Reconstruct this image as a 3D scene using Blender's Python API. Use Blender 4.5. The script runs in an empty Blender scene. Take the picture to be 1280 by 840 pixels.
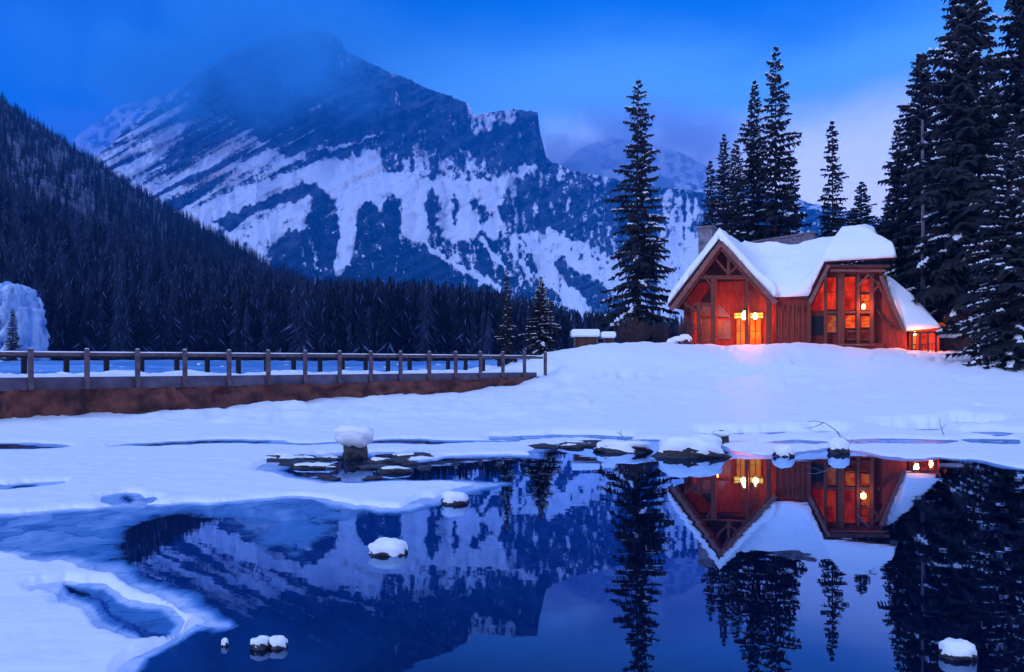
import bpy, math, random
import numpy as np
from mathutils import Vector, Matrix

S = bpy.context.scene
COL = S.collection
R = math.radians
HZ, F, CH = 466.0, 1000.0, 1.73          # horizon row, focal length in px (1280 wide), eye height over the water

# ------------------------------------------------------------------ camera, sky, light, exposure
cam_d = bpy.data.cameras.new('camera'); cam = bpy.data.objects.new('camera', cam_d); COL.objects.link(cam)
cam.location = (0, 0, CH); cam.rotation_euler = (R(90), 0, 0)
cam_d.sensor_width = 36; cam_d.lens = 36 * F / 1280; cam_d.shift_y = (HZ - 420) / 1280
cam_d.clip_start = 0.05; cam_d.clip_end = 12000
S.camera = cam
S.view_settings.view_transform = 'Standard'; S.view_settings.look = 'None'
S.view_settings.exposure = 0.0; S.view_settings.gamma = 1.0; S.view_settings.use_curve_mapping = False
S.cycles.use_denoising = True
S.cycles.max_bounces = 6; S.cycles.diffuse_bounces = 3; S.cycles.glossy_bounces = 3
S.cycles.transmission_bounces = 3; S.cycles.volume_bounces = 2
S.cycles.volume_step_rate = 4; S.cycles.sample_clamp_indirect = 3.0

W = bpy.data.worlds.new('World'); S.world = W; W.use_nodes = True
nt = W.node_tree; N = nt.nodes; L = nt.links
bg = N['Background']; bg.inputs['Strength'].default_value = 1.0
sky = N.new('ShaderNodeTexSky'); sky.sky_type = 'NISHITA'; sky.sun_disc = False
sky.sun_elevation = R(3); sky.sun_rotation = R(200); sky.ozone_density = 6.0; sky.dust_density = 0.5
skys = N.new('ShaderNodeVectorMath'); skys.operation = 'SCALE'; skys.inputs['Scale'].default_value = 0.05
L.new(sky.outputs[0], skys.inputs[0])
tc = N.new('ShaderNodeTexCoord'); sx = N.new('ShaderNodeSeparateXYZ'); L.new(tc.outputs['Generated'], sx.inputs[0])
def ramp(stops, src):
    r = N.new('ShaderNodeValToRGB'); e = r.color_ramp.elements
    e[0].position = stops[0][0]; e[0].color = (*stops[0][1], 1)
    e[1].position = stops[-1][0]; e[1].color = (*stops[-1][1], 1)
    for p, c in stops[1:-1]:
        k = e.new(p); k.color = (*c, 1)
    r.color_ramp.interpolation = 'EASE'
    L.new(src, r.inputs[0]); return r.outputs[0]
# warped elevation so that the high cloud bands are uneven
cn = N.new('ShaderNodeTexNoise'); cn.inputs['Scale'].default_value = 2.2; cn.inputs['Detail'].default_value = 5
cm = N.new('ShaderNodeMapping'); cm.inputs['Scale'].default_value = (1, 1, 2.6)
L.new(tc.outputs['Generated'], cm.inputs[0]); L.new(cm.outputs[0], cn.inputs['Vector'])
def math_(op, a, b=None, c=None):
    m = N.new('ShaderNodeMath'); m.operation = op
    for i, v in enumerate((a, b, c)):
        if v is None: continue
        if isinstance(v, (int, float)): m.inputs[i].default_value = v
        else: L.new(v, m.inputs[i])
    return m.outputs[0]
el = math_('ADD', sx.outputs['Z'], math_('MULTIPLY', math_('SUBTRACT', cn.outputs[0], 0.5), 0.16))
right = ramp([(0.0, (1.5, 1.4, 1.9)), (0.13, (1.55, 1.5, 2.05)), (0.24, (1.25, 1.35, 2.0)), (0.33, (.20, .64, 1.5)),
              (0.42, (.0, .20, .85)), (0.56, (.2, .42, 1.1)), (0.8, (.54, .74, 1.34)), (1.0, (.58, .78, 1.36))], el)
left = ramp([(0.0, (.22, .48, 1.3)), (0.16, (.12, .40, 1.2)), (0.28, (.0, .19, .82)), (0.42, (.0, .09, .55)),
             (0.56, (.18, .36, 1.05)), (0.8, (.54, .74, 1.34)), (1.0, (.58, .78, 1.36))], el)
azr = N.new('ShaderNodeMapRange'); azr.inputs['From Min'].default_value = -0.42; azr.inputs['From Max'].default_value = 0.12
azr.interpolation_type = 'SMOOTHSTEP'
L.new(math_('ADD', sx.outputs['X'], math_('MULTIPLY', math_('SUBTRACT', cn.outputs[0], 0.5), 0.3)), azr.inputs['Value'])
mx = N.new('ShaderNodeMix'); mx.data_type = 'RGBA'; L.new(azr.outputs[0], mx.inputs['Factor'])
L.new(left, mx.inputs['A']); L.new(right, mx.inputs['B'])
ad = N.new('ShaderNodeVectorMath'); ad.operation = 'ADD'
L.new(mx.outputs['Result'], ad.inputs[0]); L.new(skys.outputs[0], ad.inputs[1]); L.new(ad.outputs[0], bg.inputs['Color'])

sun_d = bpy.data.lights.new('sun', 'SUN'); sun = bpy.data.objects.new('sun', sun_d); COL.objects.link(sun)
sun_d.energy = 1.3; sun_d.angle = R(14); sun_d.color = (.72, .78, 1.0)
sun.rotation_euler = (R(68), 0, R(-56))

# ------------------------------------------------------------------ helpers
def P(x, y, Y):
    return Vector(((x - 640) / F * Y, Y, CH + (HZ - y) / F * Y))
def W0(x, y):                              # pixel to a point on the water plane
    Y = CH * F / (y - HZ); return ((x - 640) / F * Y, Y)

def _h(ix, iy, s):
    n = (ix.astype(np.int64) * 374761393 + iy.astype(np.int64) * 668265263 + s * 1442695041) & 0xffffffff
    n = ((n ^ (n >> 13)) * 1274126177) & 0xffffffff
    return ((n ^ (n >> 16)) & 0xffff) / 65535.0
def vn(x, y, s=0):
    x = np.asarray(x, float); y = np.asarray(y, float)
    ix = np.floor(x); iy = np.floor(y); fx = x - ix; fy = y - iy
    fx = fx * fx * (3 - 2 * fx); fy = fy * fy * (3 - 2 * fy)
    a = _h(ix, iy, s); b = _h(ix + 1, iy, s); c = _h(ix, iy + 1, s); d = _h(ix + 1, iy + 1, s)
    return (a * (1 - fx) + b * fx) * (1 - fy) + (c * (1 - fx) + d * fx) * fy
def fbm(x, y, o=4, s=0):
    v = 0; a = .5; t = 0
    for i in range(o):
        v = v + a * vn(x, y, s + i * 17); t += a; a *= .5; x = x * 2.03 + 5.1; y = y * 2.03 + 9.7
    return v / t
def sst(a, b, x):
    t = np.clip((x - a) / (b - a), 0, 1); return t * t * (3 - 2 * t)
def pdist(px, py, poly):                   # signed distance, negative inside
    px = np.asarray(px, float); py = np.asarray(py, float)
    d = np.full(px.shape, 1e9); ins = np.zeros(px.shape, bool); n = len(poly)
    for i in range(n):
        x1, y1 = poly[i]; x2, y2 = poly[(i + 1) % n]
        dx, dy = x2 - x1, y2 - y1; l2 = dx * dx + dy * dy + 1e-12
        t = np.clip(((px - x1) * dx + (py - y1) * dy) / l2, 0, 1)
        d = np.minimum(d, np.hypot(px - x1 - t * dx, py - y1 - t * dy))
        if y1 != y2:
            c = ((y1 > py) != (y2 > py)) & (px < (x2 - x1) * (py - y1) / (y2 - y1) + x1)
            ins ^= c
    return np.where(ins, -d, d)

def mesh_np(name, V, Fc, mat, parent=None, smooth=False, attrs=None, mats=None, mi=None):
    V = np.asarray(V, np.float32).reshape(-1, 3); Fc = np.asarray(Fc, np.int32)
    me = bpy.data.meshes.new(name); k = Fc.shape[1]
    me.vertices.add(len(V)); me.vertices.foreach_set('co', V.ravel())
    me.loops.add(Fc.size); me.loops.foreach_set('vertex_index', Fc.ravel())
    me.polygons.add(len(Fc)); me.polygons.foreach_set('loop_start', np.arange(0, Fc.size, k, dtype=np.int32))
    me.polygons.foreach_set('loop_total', np.full(len(Fc), k, np.int32))
    for m in (mats or [mat]): me.materials.append(m)
    if mi is not None: me.polygons.foreach_set('material_index', np.asarray(mi, np.int32))
    me.polygons.foreach_set('use_smooth', np.full(len(Fc), smooth))
    for an, av in (attrs or {}).items():
        a = me.attributes.new(an, 'FLOAT', 'POINT'); a.data.foreach_set('value', np.asarray(av, np.float32).ravel())
    me.update(calc_edges=True); me.validate()
    o = bpy.data.objects.new(name, me); COL.objects.link(o)
    if parent: o.parent = parent
    return o
def grid_faces(nr, nc):
    i = np.arange((nr - 1) * (nc - 1)); r = i // (nc - 1); c = i % (nc - 1); a = r * nc + c
    return np.stack([a, a + 1, a + nc + 1, a + nc], 1)

class MB:                                   # collects shapes into ONE mesh
    def __init__(s): s.v = []; s.f = []
    def add(s, vs, fs):
        b = len(s.v); s.v += [tuple(v) for v in vs]; s.f += [tuple(b + i for i in f) for f in fs]
    def box(s, x0, x1, y0, y1, z0, z1):
        s.add([(x, y, z) for z in (z0, z1) for y in (y0, y1) for x in (x0, x1)],
              [(0, 2, 3, 1), (4, 5, 7, 6), (0, 1, 5, 4), (2, 6, 7, 3), (0, 4, 6, 2), (1, 3, 7, 5)])
    def bar(s, p, q, w, d, up=(0, 0, 1)):
        p = Vector(p); q = Vector(q); a = (q - p).normalized(); up = Vector(up)
        if abs(a.dot(up)) > .95: up = Vector((0, 1, 0))
        b = a.cross(up).normalized() * (w / 2); c = b.cross(a).normalized() * (d / 2)
        s.add([p - b - c, p + b - c, p + b + c, p - b + c, q - b - c, q + b - c, q + b + c, q - b + c],
              [(0, 3, 2, 1), (4, 5, 6, 7), (0, 1, 5, 4), (1, 2, 6, 5), (2, 3, 7, 6), (3, 0, 4, 7)])
    def tube(s, pts, r0, r1, n=6):
        pts = [Vector(p) for p in pts]; vs = []; m = len(pts)
        for i, p in enumerate(pts):
            a = (pts[min(i + 1, m - 1)] - pts[max(i - 1, 0)]).normalized()
            b = a.cross(Vector((0.13, .27, 1)) if abs(a.z) < .9 else Vector((1, .1, 0))).normalized(); c = a.cross(b)
            r = r0 + (r1 - r0) * i / max(1, m - 1)
            for k in range(n):
                t = 2 * math.pi * k / n; vs.append(p + (b * math.cos(t) + c * math.sin(t)) * r)
        fs = [(i * n + k, i * n + (k + 1) % n, (i + 1) * n + (k + 1) % n, (i + 1) * n + k) for i in range(m - 1) for k in range(n)]
        fs += [tuple(range(n))[::-1], tuple((m - 1) * n + k for k in range(n))]
        s.add(vs, fs)
    def prism(s, pts, off):                 # flat polygon pushed along off
        n = len(pts); off = Vector(off)
        s.add([Vector(p) for p in pts] + [Vector(p) + off for p in pts],
              [tuple(range(n)), tuple(range(n, 2 * n))[::-1]] + [(i, i + n, (i + 1) % n + n, (i + 1) % n) for i in range(n)])
    def build(s, name, mat, parent=None, smooth=False, bevel=0):
        me = bpy.data.meshes.new(name); me.from_pydata(s.v, [], s.f); me.materials.append(mat)
        import bmesh
        bm = bmesh.new(); bm.from_mesh(me); bmesh.ops.recalc_face_normals(bm, faces=bm.faces)
        if bevel:
            bmesh.ops.bevel(bm, geom=bm.edges[:], offset=bevel, segments=1, affect='EDGES')
        for f in bm.faces: f.smooth = smooth
        bm.to_mesh(me); bm.free()
        o = bpy.data.objects.new(name, me); COL.objects.link(o)
        if parent: o.parent = parent
        return o
def empty(name, loc=(0, 0, 0), rz=0):
    o = bpy.data.objects.new(name, None); COL.objects.link(o); o.location = loc; o.rotation_euler = (0, 0, rz); return o
def tag(o, label=None, cat=None, group=None, kind=None):
    if label: o['label'] = label
    if cat: o['category'] = cat
    if group: o['group'] = group
    if kind: o['kind'] = kind
    return o
def copy_tree(o, parent=None):
    c = o.copy(); COL.objects.link(c)
    if parent: c.parent = parent
    for ch in list(o.children): copy_tree(ch, c)
    return c

def blob(rx, ry, rz, seed, nu=36, nv2=20, p=1.0, amp=.5):
    th, ph = np.meshgrid(np.linspace(0, math.pi, nv2 + 1), np.linspace(0, 2 * math.pi, nu, endpoint=False), indexing='ij')
    sp = lambda a: np.sign(a) * np.abs(a) ** p
    dx, dy, dz = sp(np.sin(th)) * sp(np.cos(ph)), sp(np.sin(th)) * sp(np.sin(ph)), sp(np.cos(th))
    n = fbm(dx * 1.7 + seed * 3.1 + dz * 1.1, dy * 1.7 + dz * 1.9 + seed, 5, seed); k = 1 + amp * (n - .5)
    V = np.stack([dx * k * rx, dy * k * ry, dz * k * rz], -1); i = np.arange(nv2)[:, None] * nu; c = np.arange(nu)[None, :]
    a = (i + c).ravel(); b_ = (i + (c + 1) % nu).ravel()
    return V.reshape(-1, 3), np.stack([a, a + nu, b_ + nu, b_], 1), np.cos(th).ravel()
# ------------------------------------------------------------------ materials
def mat(name, col, rough=.8, bump=0, bscale=8, var=0, vscale=4, stretch=(1, 1, 1), col2=None, spec=.3, metal=0, detail=6):
    m = bpy.data.materials.new(name); m.use_nodes = True; t = m.node_tree; n = t.nodes; b = n['Principled BSDF']
    b.inputs['Roughness'].default_value = rough; b.inputs['Base Color'].default_value = (*col, 1)
    b.inputs['Specular IOR Level'].default_value = spec; b.inputs['Metallic'].default_value = metal
    tc = n.new('ShaderNodeTexCoord'); mp = n.new('ShaderNodeMapping'); mp.inputs['Scale'].default_value = stretch
    t.links.new(tc.outputs['Object'], mp.inputs[0])
    if var or col2:
        nz = n.new('ShaderNodeTexNoise'); nz.inputs['Scale'].default_value = vscale; nz.inputs['Detail'].default_value = detail
        t.links.new(mp.outputs[0], nz.inputs['Vector'])
        r = n.new('ShaderNodeValToRGB'); e = r.color_ramp.elements
        c2 = col2 or tuple(c * (1 + var) for c in col); c1 = col if col2 else tuple(c * (1 - var) for c in col)
        e[0].position = .35; e[0].color = (*c1, 1); e[1].position = .68; e[1].color = (*c2, 1)
        t.links.new(nz.outputs[0], r.inputs[0]); t.links.new(r.outputs[0], b.inputs['Base Color'])
    if bump:
        nb = n.new('ShaderNodeTexNoise'); nb.inputs['Scale'].default_value = bscale; nb.inputs['Detail'].default_value = detail
        t.links.new(mp.outputs[0], nb.inputs['Vector'])
        bp = n.new('ShaderNodeBump'); bp.inputs['Strength'].default_value = bump; bp.inputs['Distance'].default_value = .1
        t.links.new(nb.outputs[0], bp.inputs['Height']); t.links.new(bp.outputs[0], b.inputs['Normal'])
    return m
def emat(name, col, strength, col2=None, vscale=3, stretch=(1, 1, 1)):
    m = mat(name, (.02, .003, .001), .35, spec=.08); t = m.node_tree; n = t.nodes; b = n['Principled BSDF']
    b.inputs['Emission Strength'].default_value = strength; b.inputs['Emission Color'].default_value = (*col, 1)
    if col2:
        tc = n.new('ShaderNodeTexCoord'); mp = n.new('ShaderNodeMapping'); mp.inputs['Scale'].default_value = stretch
        nz = n.new('ShaderNodeTexNoise'); nz.inputs['Scale'].default_value = vscale; nz.inputs['Detail'].default_value = 3
        r = n.new('ShaderNodeValToRGB'); e = r.color_ramp.elements
        e[0].position = .38; e[0].color = (*col, 1); e[1].position = .62; e[1].color = (*col2, 1)
        t.links.new(tc.outputs['Object'], mp.inputs[0]); t.links.new(mp.outputs[0], nz.inputs['Vector'])
        t.links.new(nz.outputs[0], r.inputs[0]); t.links.new(r.outputs[0], b.inputs['Emission Color'])
    return m
M = {}
M['snow'] = mat('snow', (.80, .83, .90), .6, .75, 1.7, 0, detail=8, spec=.25)
M['roofsnow'] = mat('roof_snow', (.82, .84, .90), .6, .35, 1.6, 0, spec=.25)
M['treesnow'] = mat('tree_snow', (.72, .75, .85), .7, spec=.2)
M['needles'] = mat('needles', (.024, .024, .032), .9, var=.5, vscale=1.2, spec=.08)
M['farneedles'] = mat('far_needles', (.010, .013, .026), .9, var=.5, vscale=.06, spec=.05)
M['farneedles2'] = mat('frosted_needles', (.024, .034, .068), .9, var=.4, vscale=.2, spec=.05)
M['bark'] = mat('bark', (.055, .040, .038), .9, .5, 12, .4, 6, (1, 1, .25), spec=.1)
M['twig'] = mat('twig', (.07, .045, .05), .9, var=.3, spec=.1)
M['wood'] = mat('stained_timber', (.13, .028, .014), .6, .3, 9, .35, 3, (1, 1, 6))
M['woodlt'] = mat('weathered_fascia', (.19, .075, .065), .7, .3, 9, .3, 3)
M['plank'] = mat('red_planks', (.20, .020, .009), .65, .3, 6, .4, 2.5, (7, 7, .6))
M['wooddk'] = mat('dark_timber', (.07, .022, .016), .7, .3, 9, .4, 3)
M['shingle'] = mat('old_shingles', (.16, .13, .17), .9, .5, 14, .35, 7)
M['stone'] = mat('chimney_stone', (.18, .16, .20), .9, .6, 4, .4, 3)
M['rail'] = mat('weathered_rail_wood', (.10, .065, .085), .85, .4, 10, .35, 5)
M['beam'] = mat('bridge_beam', (.085, .07, .115), .8, .3, 4, .3, 2)
M['raildk_shade'] = mat('tarred_post_and_shade', (.015, .014, .022), .9)
M['rock'] = mat('wet_rock', (.018, .018, .03), .45, .6, 8, .5, 5, spec=.4)
M['curtain'] = mat('pale_panel', (.13, .085, .09), .8, .1, 5, .2, 3)
M['metal'] = mat('lamp_metal', (.05, .05, .05), .4, metal=.6)
M['tarp'] = mat('brown_geotextile', (.045, .018, .020), .85, .8, 3, col2=(.19, .062, .045), vscale=1.6, stretch=(1, 1, 1.6), detail=8)
M['e_door'] = emat('lit_door_glass', (1, .10, .004), 1.1, (1, .26, .02), 2.4, (1, 1, .6))
M['e_red'] = emat('lit_window', (.30, .004, .0), 1.0, (1.0, .045, .001), 1.6, (1, 1, .5))
M['e_lamp'] = emat('lamp_glass', (1, .66, .20), 20)
M['e_trans'] = emat('lit_transom', (1, .30, .03), 2.2, (1, .55, .12), 5)
M['e_warm'] = emat('warm_window', (.75, .02, .001), 1.0, (1.0, .16, .01), 2.6)
M['e_dim'] = emat('dim_window', (.30, .02, .006), .8, (.55, .12, .03), 3)

# ------------------------------------------------------------------ lake and snow outlines (on the water plane)
def poly(pts): return [W0(x, y) for x, y in pts]
WATER = poly([(-500, 660), (0, 645), (100, 637), (200, 632), (290, 628), (340, 623), (400, 623), (440, 632), (475, 639), (515, 636), (545, 626),
    (570, 612), (600, 605), (560, 601), (500, 602), (430, 603), (370, 597), (330, 588), (345, 578), (400, 571), (440, 565), (480, 566),
    (510, 577), (560, 573), (620, 570), (672, 572), (665, 565), (690, 558), (740, 553), (820, 551), (870, 556), (915, 568), (960, 571),
    (1010, 566), (1045, 561), (1080, 565), (1130, 576), (1170, 573), (1210, 576), (1262, 586), (1300, 590), (1400, 602), (1900, 620),
    (1900, 1100), (60, 1100), (150, 842), (175, 820), (230, 797), (288, 780), (240, 765), (200, 742), (130, 712), (80, 700), (40, 694), (0, 691), (-500, 680)])
ICE = poly([(-500, 640), (290, 620), (400, 615), (470, 640), (440, 648), (410, 652), (380, 664), (340, 668), (305, 660), (270, 646), (230, 641), (192, 645),
    (166, 658), (155, 684), (172, 712), (230, 748), (262, 775), (200, 790), (0, 760), (-500, 700)])
BLOB = poly([(160, 688), (166, 664), (182, 652), (210, 649), (238, 648), (262, 654), (280, 664), (320, 686), (372, 708), (384, 714), (340, 700), (275, 678), (262, 684), (240, 695), (214, 706), (184, 709), (165, 702)])
ICE2 = poly([(262, 640), (330, 628), (400, 624), (430, 640), (425, 668), (400, 690), (380, 706), (330, 690), (286, 668)])
TONGUE = poly([(300, 640), (345, 632), (385, 636), (396, 650), (360, 660), (325, 655)])
LEAF = poly([(60, 729), (95, 733), (140, 750), (190, 764), (213, 779), (205, 793), (170, 796), (120, 777), (85, 752)])
HOLES = [poly(p) for p in (
    [(2, 609), (20, 605), (52, 603), (50, 607), (20, 611)], [(136, 626), (144, 620), (158, 620), (168, 625), (160, 631), (144, 631)],
    [(296, 629), (318, 631), (332, 639), (316, 641)],
    [(-40, 556), (30, 554), (80, 559), (60, 561), (-40, 562)], [(148, 559), (200, 553), (270, 549.5), (345, 552), (342, 555.5), (270, 553.5), (200, 557)],
    [(345, 554.5), (420, 553.5), (420, 555), (345, 556)], [(463, 550.5), (520, 549), (565, 551.5), (622, 552.5), (560, 555.5), (463, 553.5)],
    [(630, 546), (700, 544), (790, 546.5), (785, 549.5), (700, 548), (632, 550)], [(925, 541), (985, 540), (1012, 543), (960, 544.5)],
    [(1020, 539), (1052, 539), (1050, 542), (1022, 542)], [(1112, 536), (1150, 534.5), (1172, 538), (1140, 541), (1115, 539)],
    [(1145, 534), (1200, 532), (1242, 534), (1200, 535.5)], [(1188, 541), (1240, 540), (1282, 543), (1240, 546)],
    [(1208, 550), (1270, 550), (1268, 555), (1230, 555)], [(1060, 550), (1120, 549), (1172, 550), (1150, 554), (1070, 554)],
    [(868, 541), (916, 541), (916, 545), (872, 544)], [(960, 553), (1000, 551), (1030, 553), (1000, 555.5)])]
def warp(X, Y):
    s = .013 * Y; q = .09 * Y + .3
    return X + s * 2.2 * (fbm(X * 2.6 / q, Y * 1.6 / q, 6, 3) - .5) * 2, Y + s * 1.9 * (fbm(X * 2.9 / q, Y * 1.5 / q + 7, 6, 9) - .5) * 2

# thin plate spline for the snow bank
CTRL = []
def c_(x, Y, z): CTRL.append(((x - 640) / F * Y, Y, z))
def cp(x, y, Y): CTRL.append(tuple(P(x, y, Y)))
for x in (-900, -200, 300, 700, 1100, 1600, 2200): c_(x, 6, .05); c_(x, 12, .05); c_(x, 17, .05); c_(x, 21, .07)
for x, y, Y in ((-400, 530, 19), (0, 522, 24.4), (200, 508, 29.3), (400, 497, 32.8), (520, 489, 36.5), (640, 481, 41.3), (665, 474, 42.5),
                (700, 449, 46), (740, 432, 48), (830, 427.5, 49), (900, 432, 50), (970, 431, 49), (1060, 436, 46), (1135, 441, 45), (1200, 447, 44),
                (1262, 464, 39), (1420, 470, 38), (690, 492, 35), (800, 480, 36), (900, 478, 36), (1000, 478, 35), (1100, 480, 34), (1200, 489, 32),
                (1290, 499, 30), (1450, 505, 30), (100, 527, 24), (400, 527, 25), (700, 524, 25), (900, 522, 25), (1100, 522, 25), (1300, 525, 25)): cp(x, y, Y)
for x in (740, 900, 1100, 1300, 1600): c_(x, 62, 3.4); c_(x, 90, 3.6)
for x in (-400, 0, 300): c_(x, 48, 1.0)
for x in (-400, 0, 300, 600): c_(x, 100, 3.0); c_(x, 135, 3.6)
c_(500, 60, 1.4); c_(680, 60, 2.4)
CT = np.array(CTRL); _n = len(CT)
def _U(r2): return .5 * r2 * np.log(r2 + 1e-9)
_K = _U(((CT[:, None, :2] - CT[None, :, :2]) ** 2).sum(-1)) + np.eye(_n) * 1.0
_Pm = np.c_[np.ones(_n), CT[:, :2]]; _A = np.zeros((_n + 3, _n + 3)); _A[:_n, :_n] = _K; _A[:_n, _n:] = _Pm; _A[_n:, :_n] = _Pm.T
_w = np.linalg.solve(_A, np.r_[CT[:, 2], 0, 0, 0])
def bank(X, Y):
    X = np.asarray(X, float); Y = np.asarray(Y, float); z = _w[_n] + _w[_n + 1] * X + _w[_n + 2] * Y
    for i in range(_n): z = z + _w[i] * _U((X - CT[i, 0]) ** 2 + (Y - CT[i, 1]) ** 2)
    flat = sst(17, 23, Y)
    z = np.maximum(.05, z) * flat + .05 * (1 - flat)
    return z
def gz(X, Y):
    z = bank(X, Y); r = sst(24, 34, Y)
    z = z + r * (.30 * (fbm(X * .35, Y * .3, 3, 5) - .5) + .26 * (fbm(X * 1.1, Y * .8, 5, 8) - .5)) + .34 * sst(22.5, 26, Y) * (X < 3) * (fbm(X * 1.1, Y * 1.1, 4, 28) - .5) + .05 * sst(17, 22, Y) * (fbm(X * .8, Y * .6, 4, 18) - .5)
    if np.size(Y) > 50:
        rr = np.random.default_rng(4)
        for i in range(150):
            if i < 90: a = rr.random(); px = 700 + 560 * a; Yd = rr.uniform(28, 47)
            else: j = i - 90; px = (1120, 760)[j % 2] + (j // 2) * (4.2, 3.0)[j % 2]; Yd = (44.5, 40)[j % 2] - (j // 2) * (.16, .10)[j % 2] + rr.uniform(-.2, .2)
            xd = (px - 640) / F * Yd; q = (np.abs(X - xd) < .9) & (np.abs(Y - Yd) < .9)
            if q.any(): d2 = ((X[q] - xd) / .17) ** 2 + ((Y[q] - Yd) / .26) ** 2; z[q] -= rr.uniform(.10, .24) * np.exp(-d2) - .04 * np.exp(-d2 / 5)
    z = z + sst(30, 42, Y) * (X > 0) * sst(0, 4, X) * .10 * (fbm(X * .9, Y * .9, 3, 31) - .5)
    return z
def ground_z(x, y): return float(gz(np.array([x]), np.array([y]))[0])

def snow_sheet():
    ys = np.r_[np.arange(1500, 640, -2.5), np.arange(640, 500, -.85)]
    Yr = CH * F / (ys - HZ); Yr = np.r_[Yr, np.linspace(Yr[-1] + .4, 64, 60), np.geomspace(66, 420, 30)]
    xs = np.r_[-2600, -1700, -1100, -700, np.arange(-450, 1730, 2.2), 2100, 2700, 3600]
    XX = (xs[None, :] - 640) / F * Yr[:, None]; YY = np.repeat(Yr[:, None], len(xs), 1)
    z = gz(XX, YY); z = np.where(YY > 140, np.minimum(z, 3.2 - (YY - 140) * .05), z)
    near = YY < 30; wx, wy = warp(XX[near], YY[near])
    d = pdist(wx, wy, WATER); 
    for h in HOLES + [LEAF]: d = np.minimum(d, pdist(wx, wy, h))
    e = .012 * YY[near]
    k = sst(-e * .4, e * 2.2, d)
    top = z[near] + .02 * (fbm(XX[near] * 1.3, YY[near] * .7, 3, 77) - .5)
    z[near] = -.12 + (top + .12) * k
    # snow next to open water is thin, further away thicker
    V = np.stack([XX, YY, z], -1).reshape(-1, 3)
    o = mesh_np('snow_ground', V, grid_faces(len(Yr), len(xs)), M['snow'], smooth=True)
    return tag(o, kind='structure')
snow_sheet()

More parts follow.
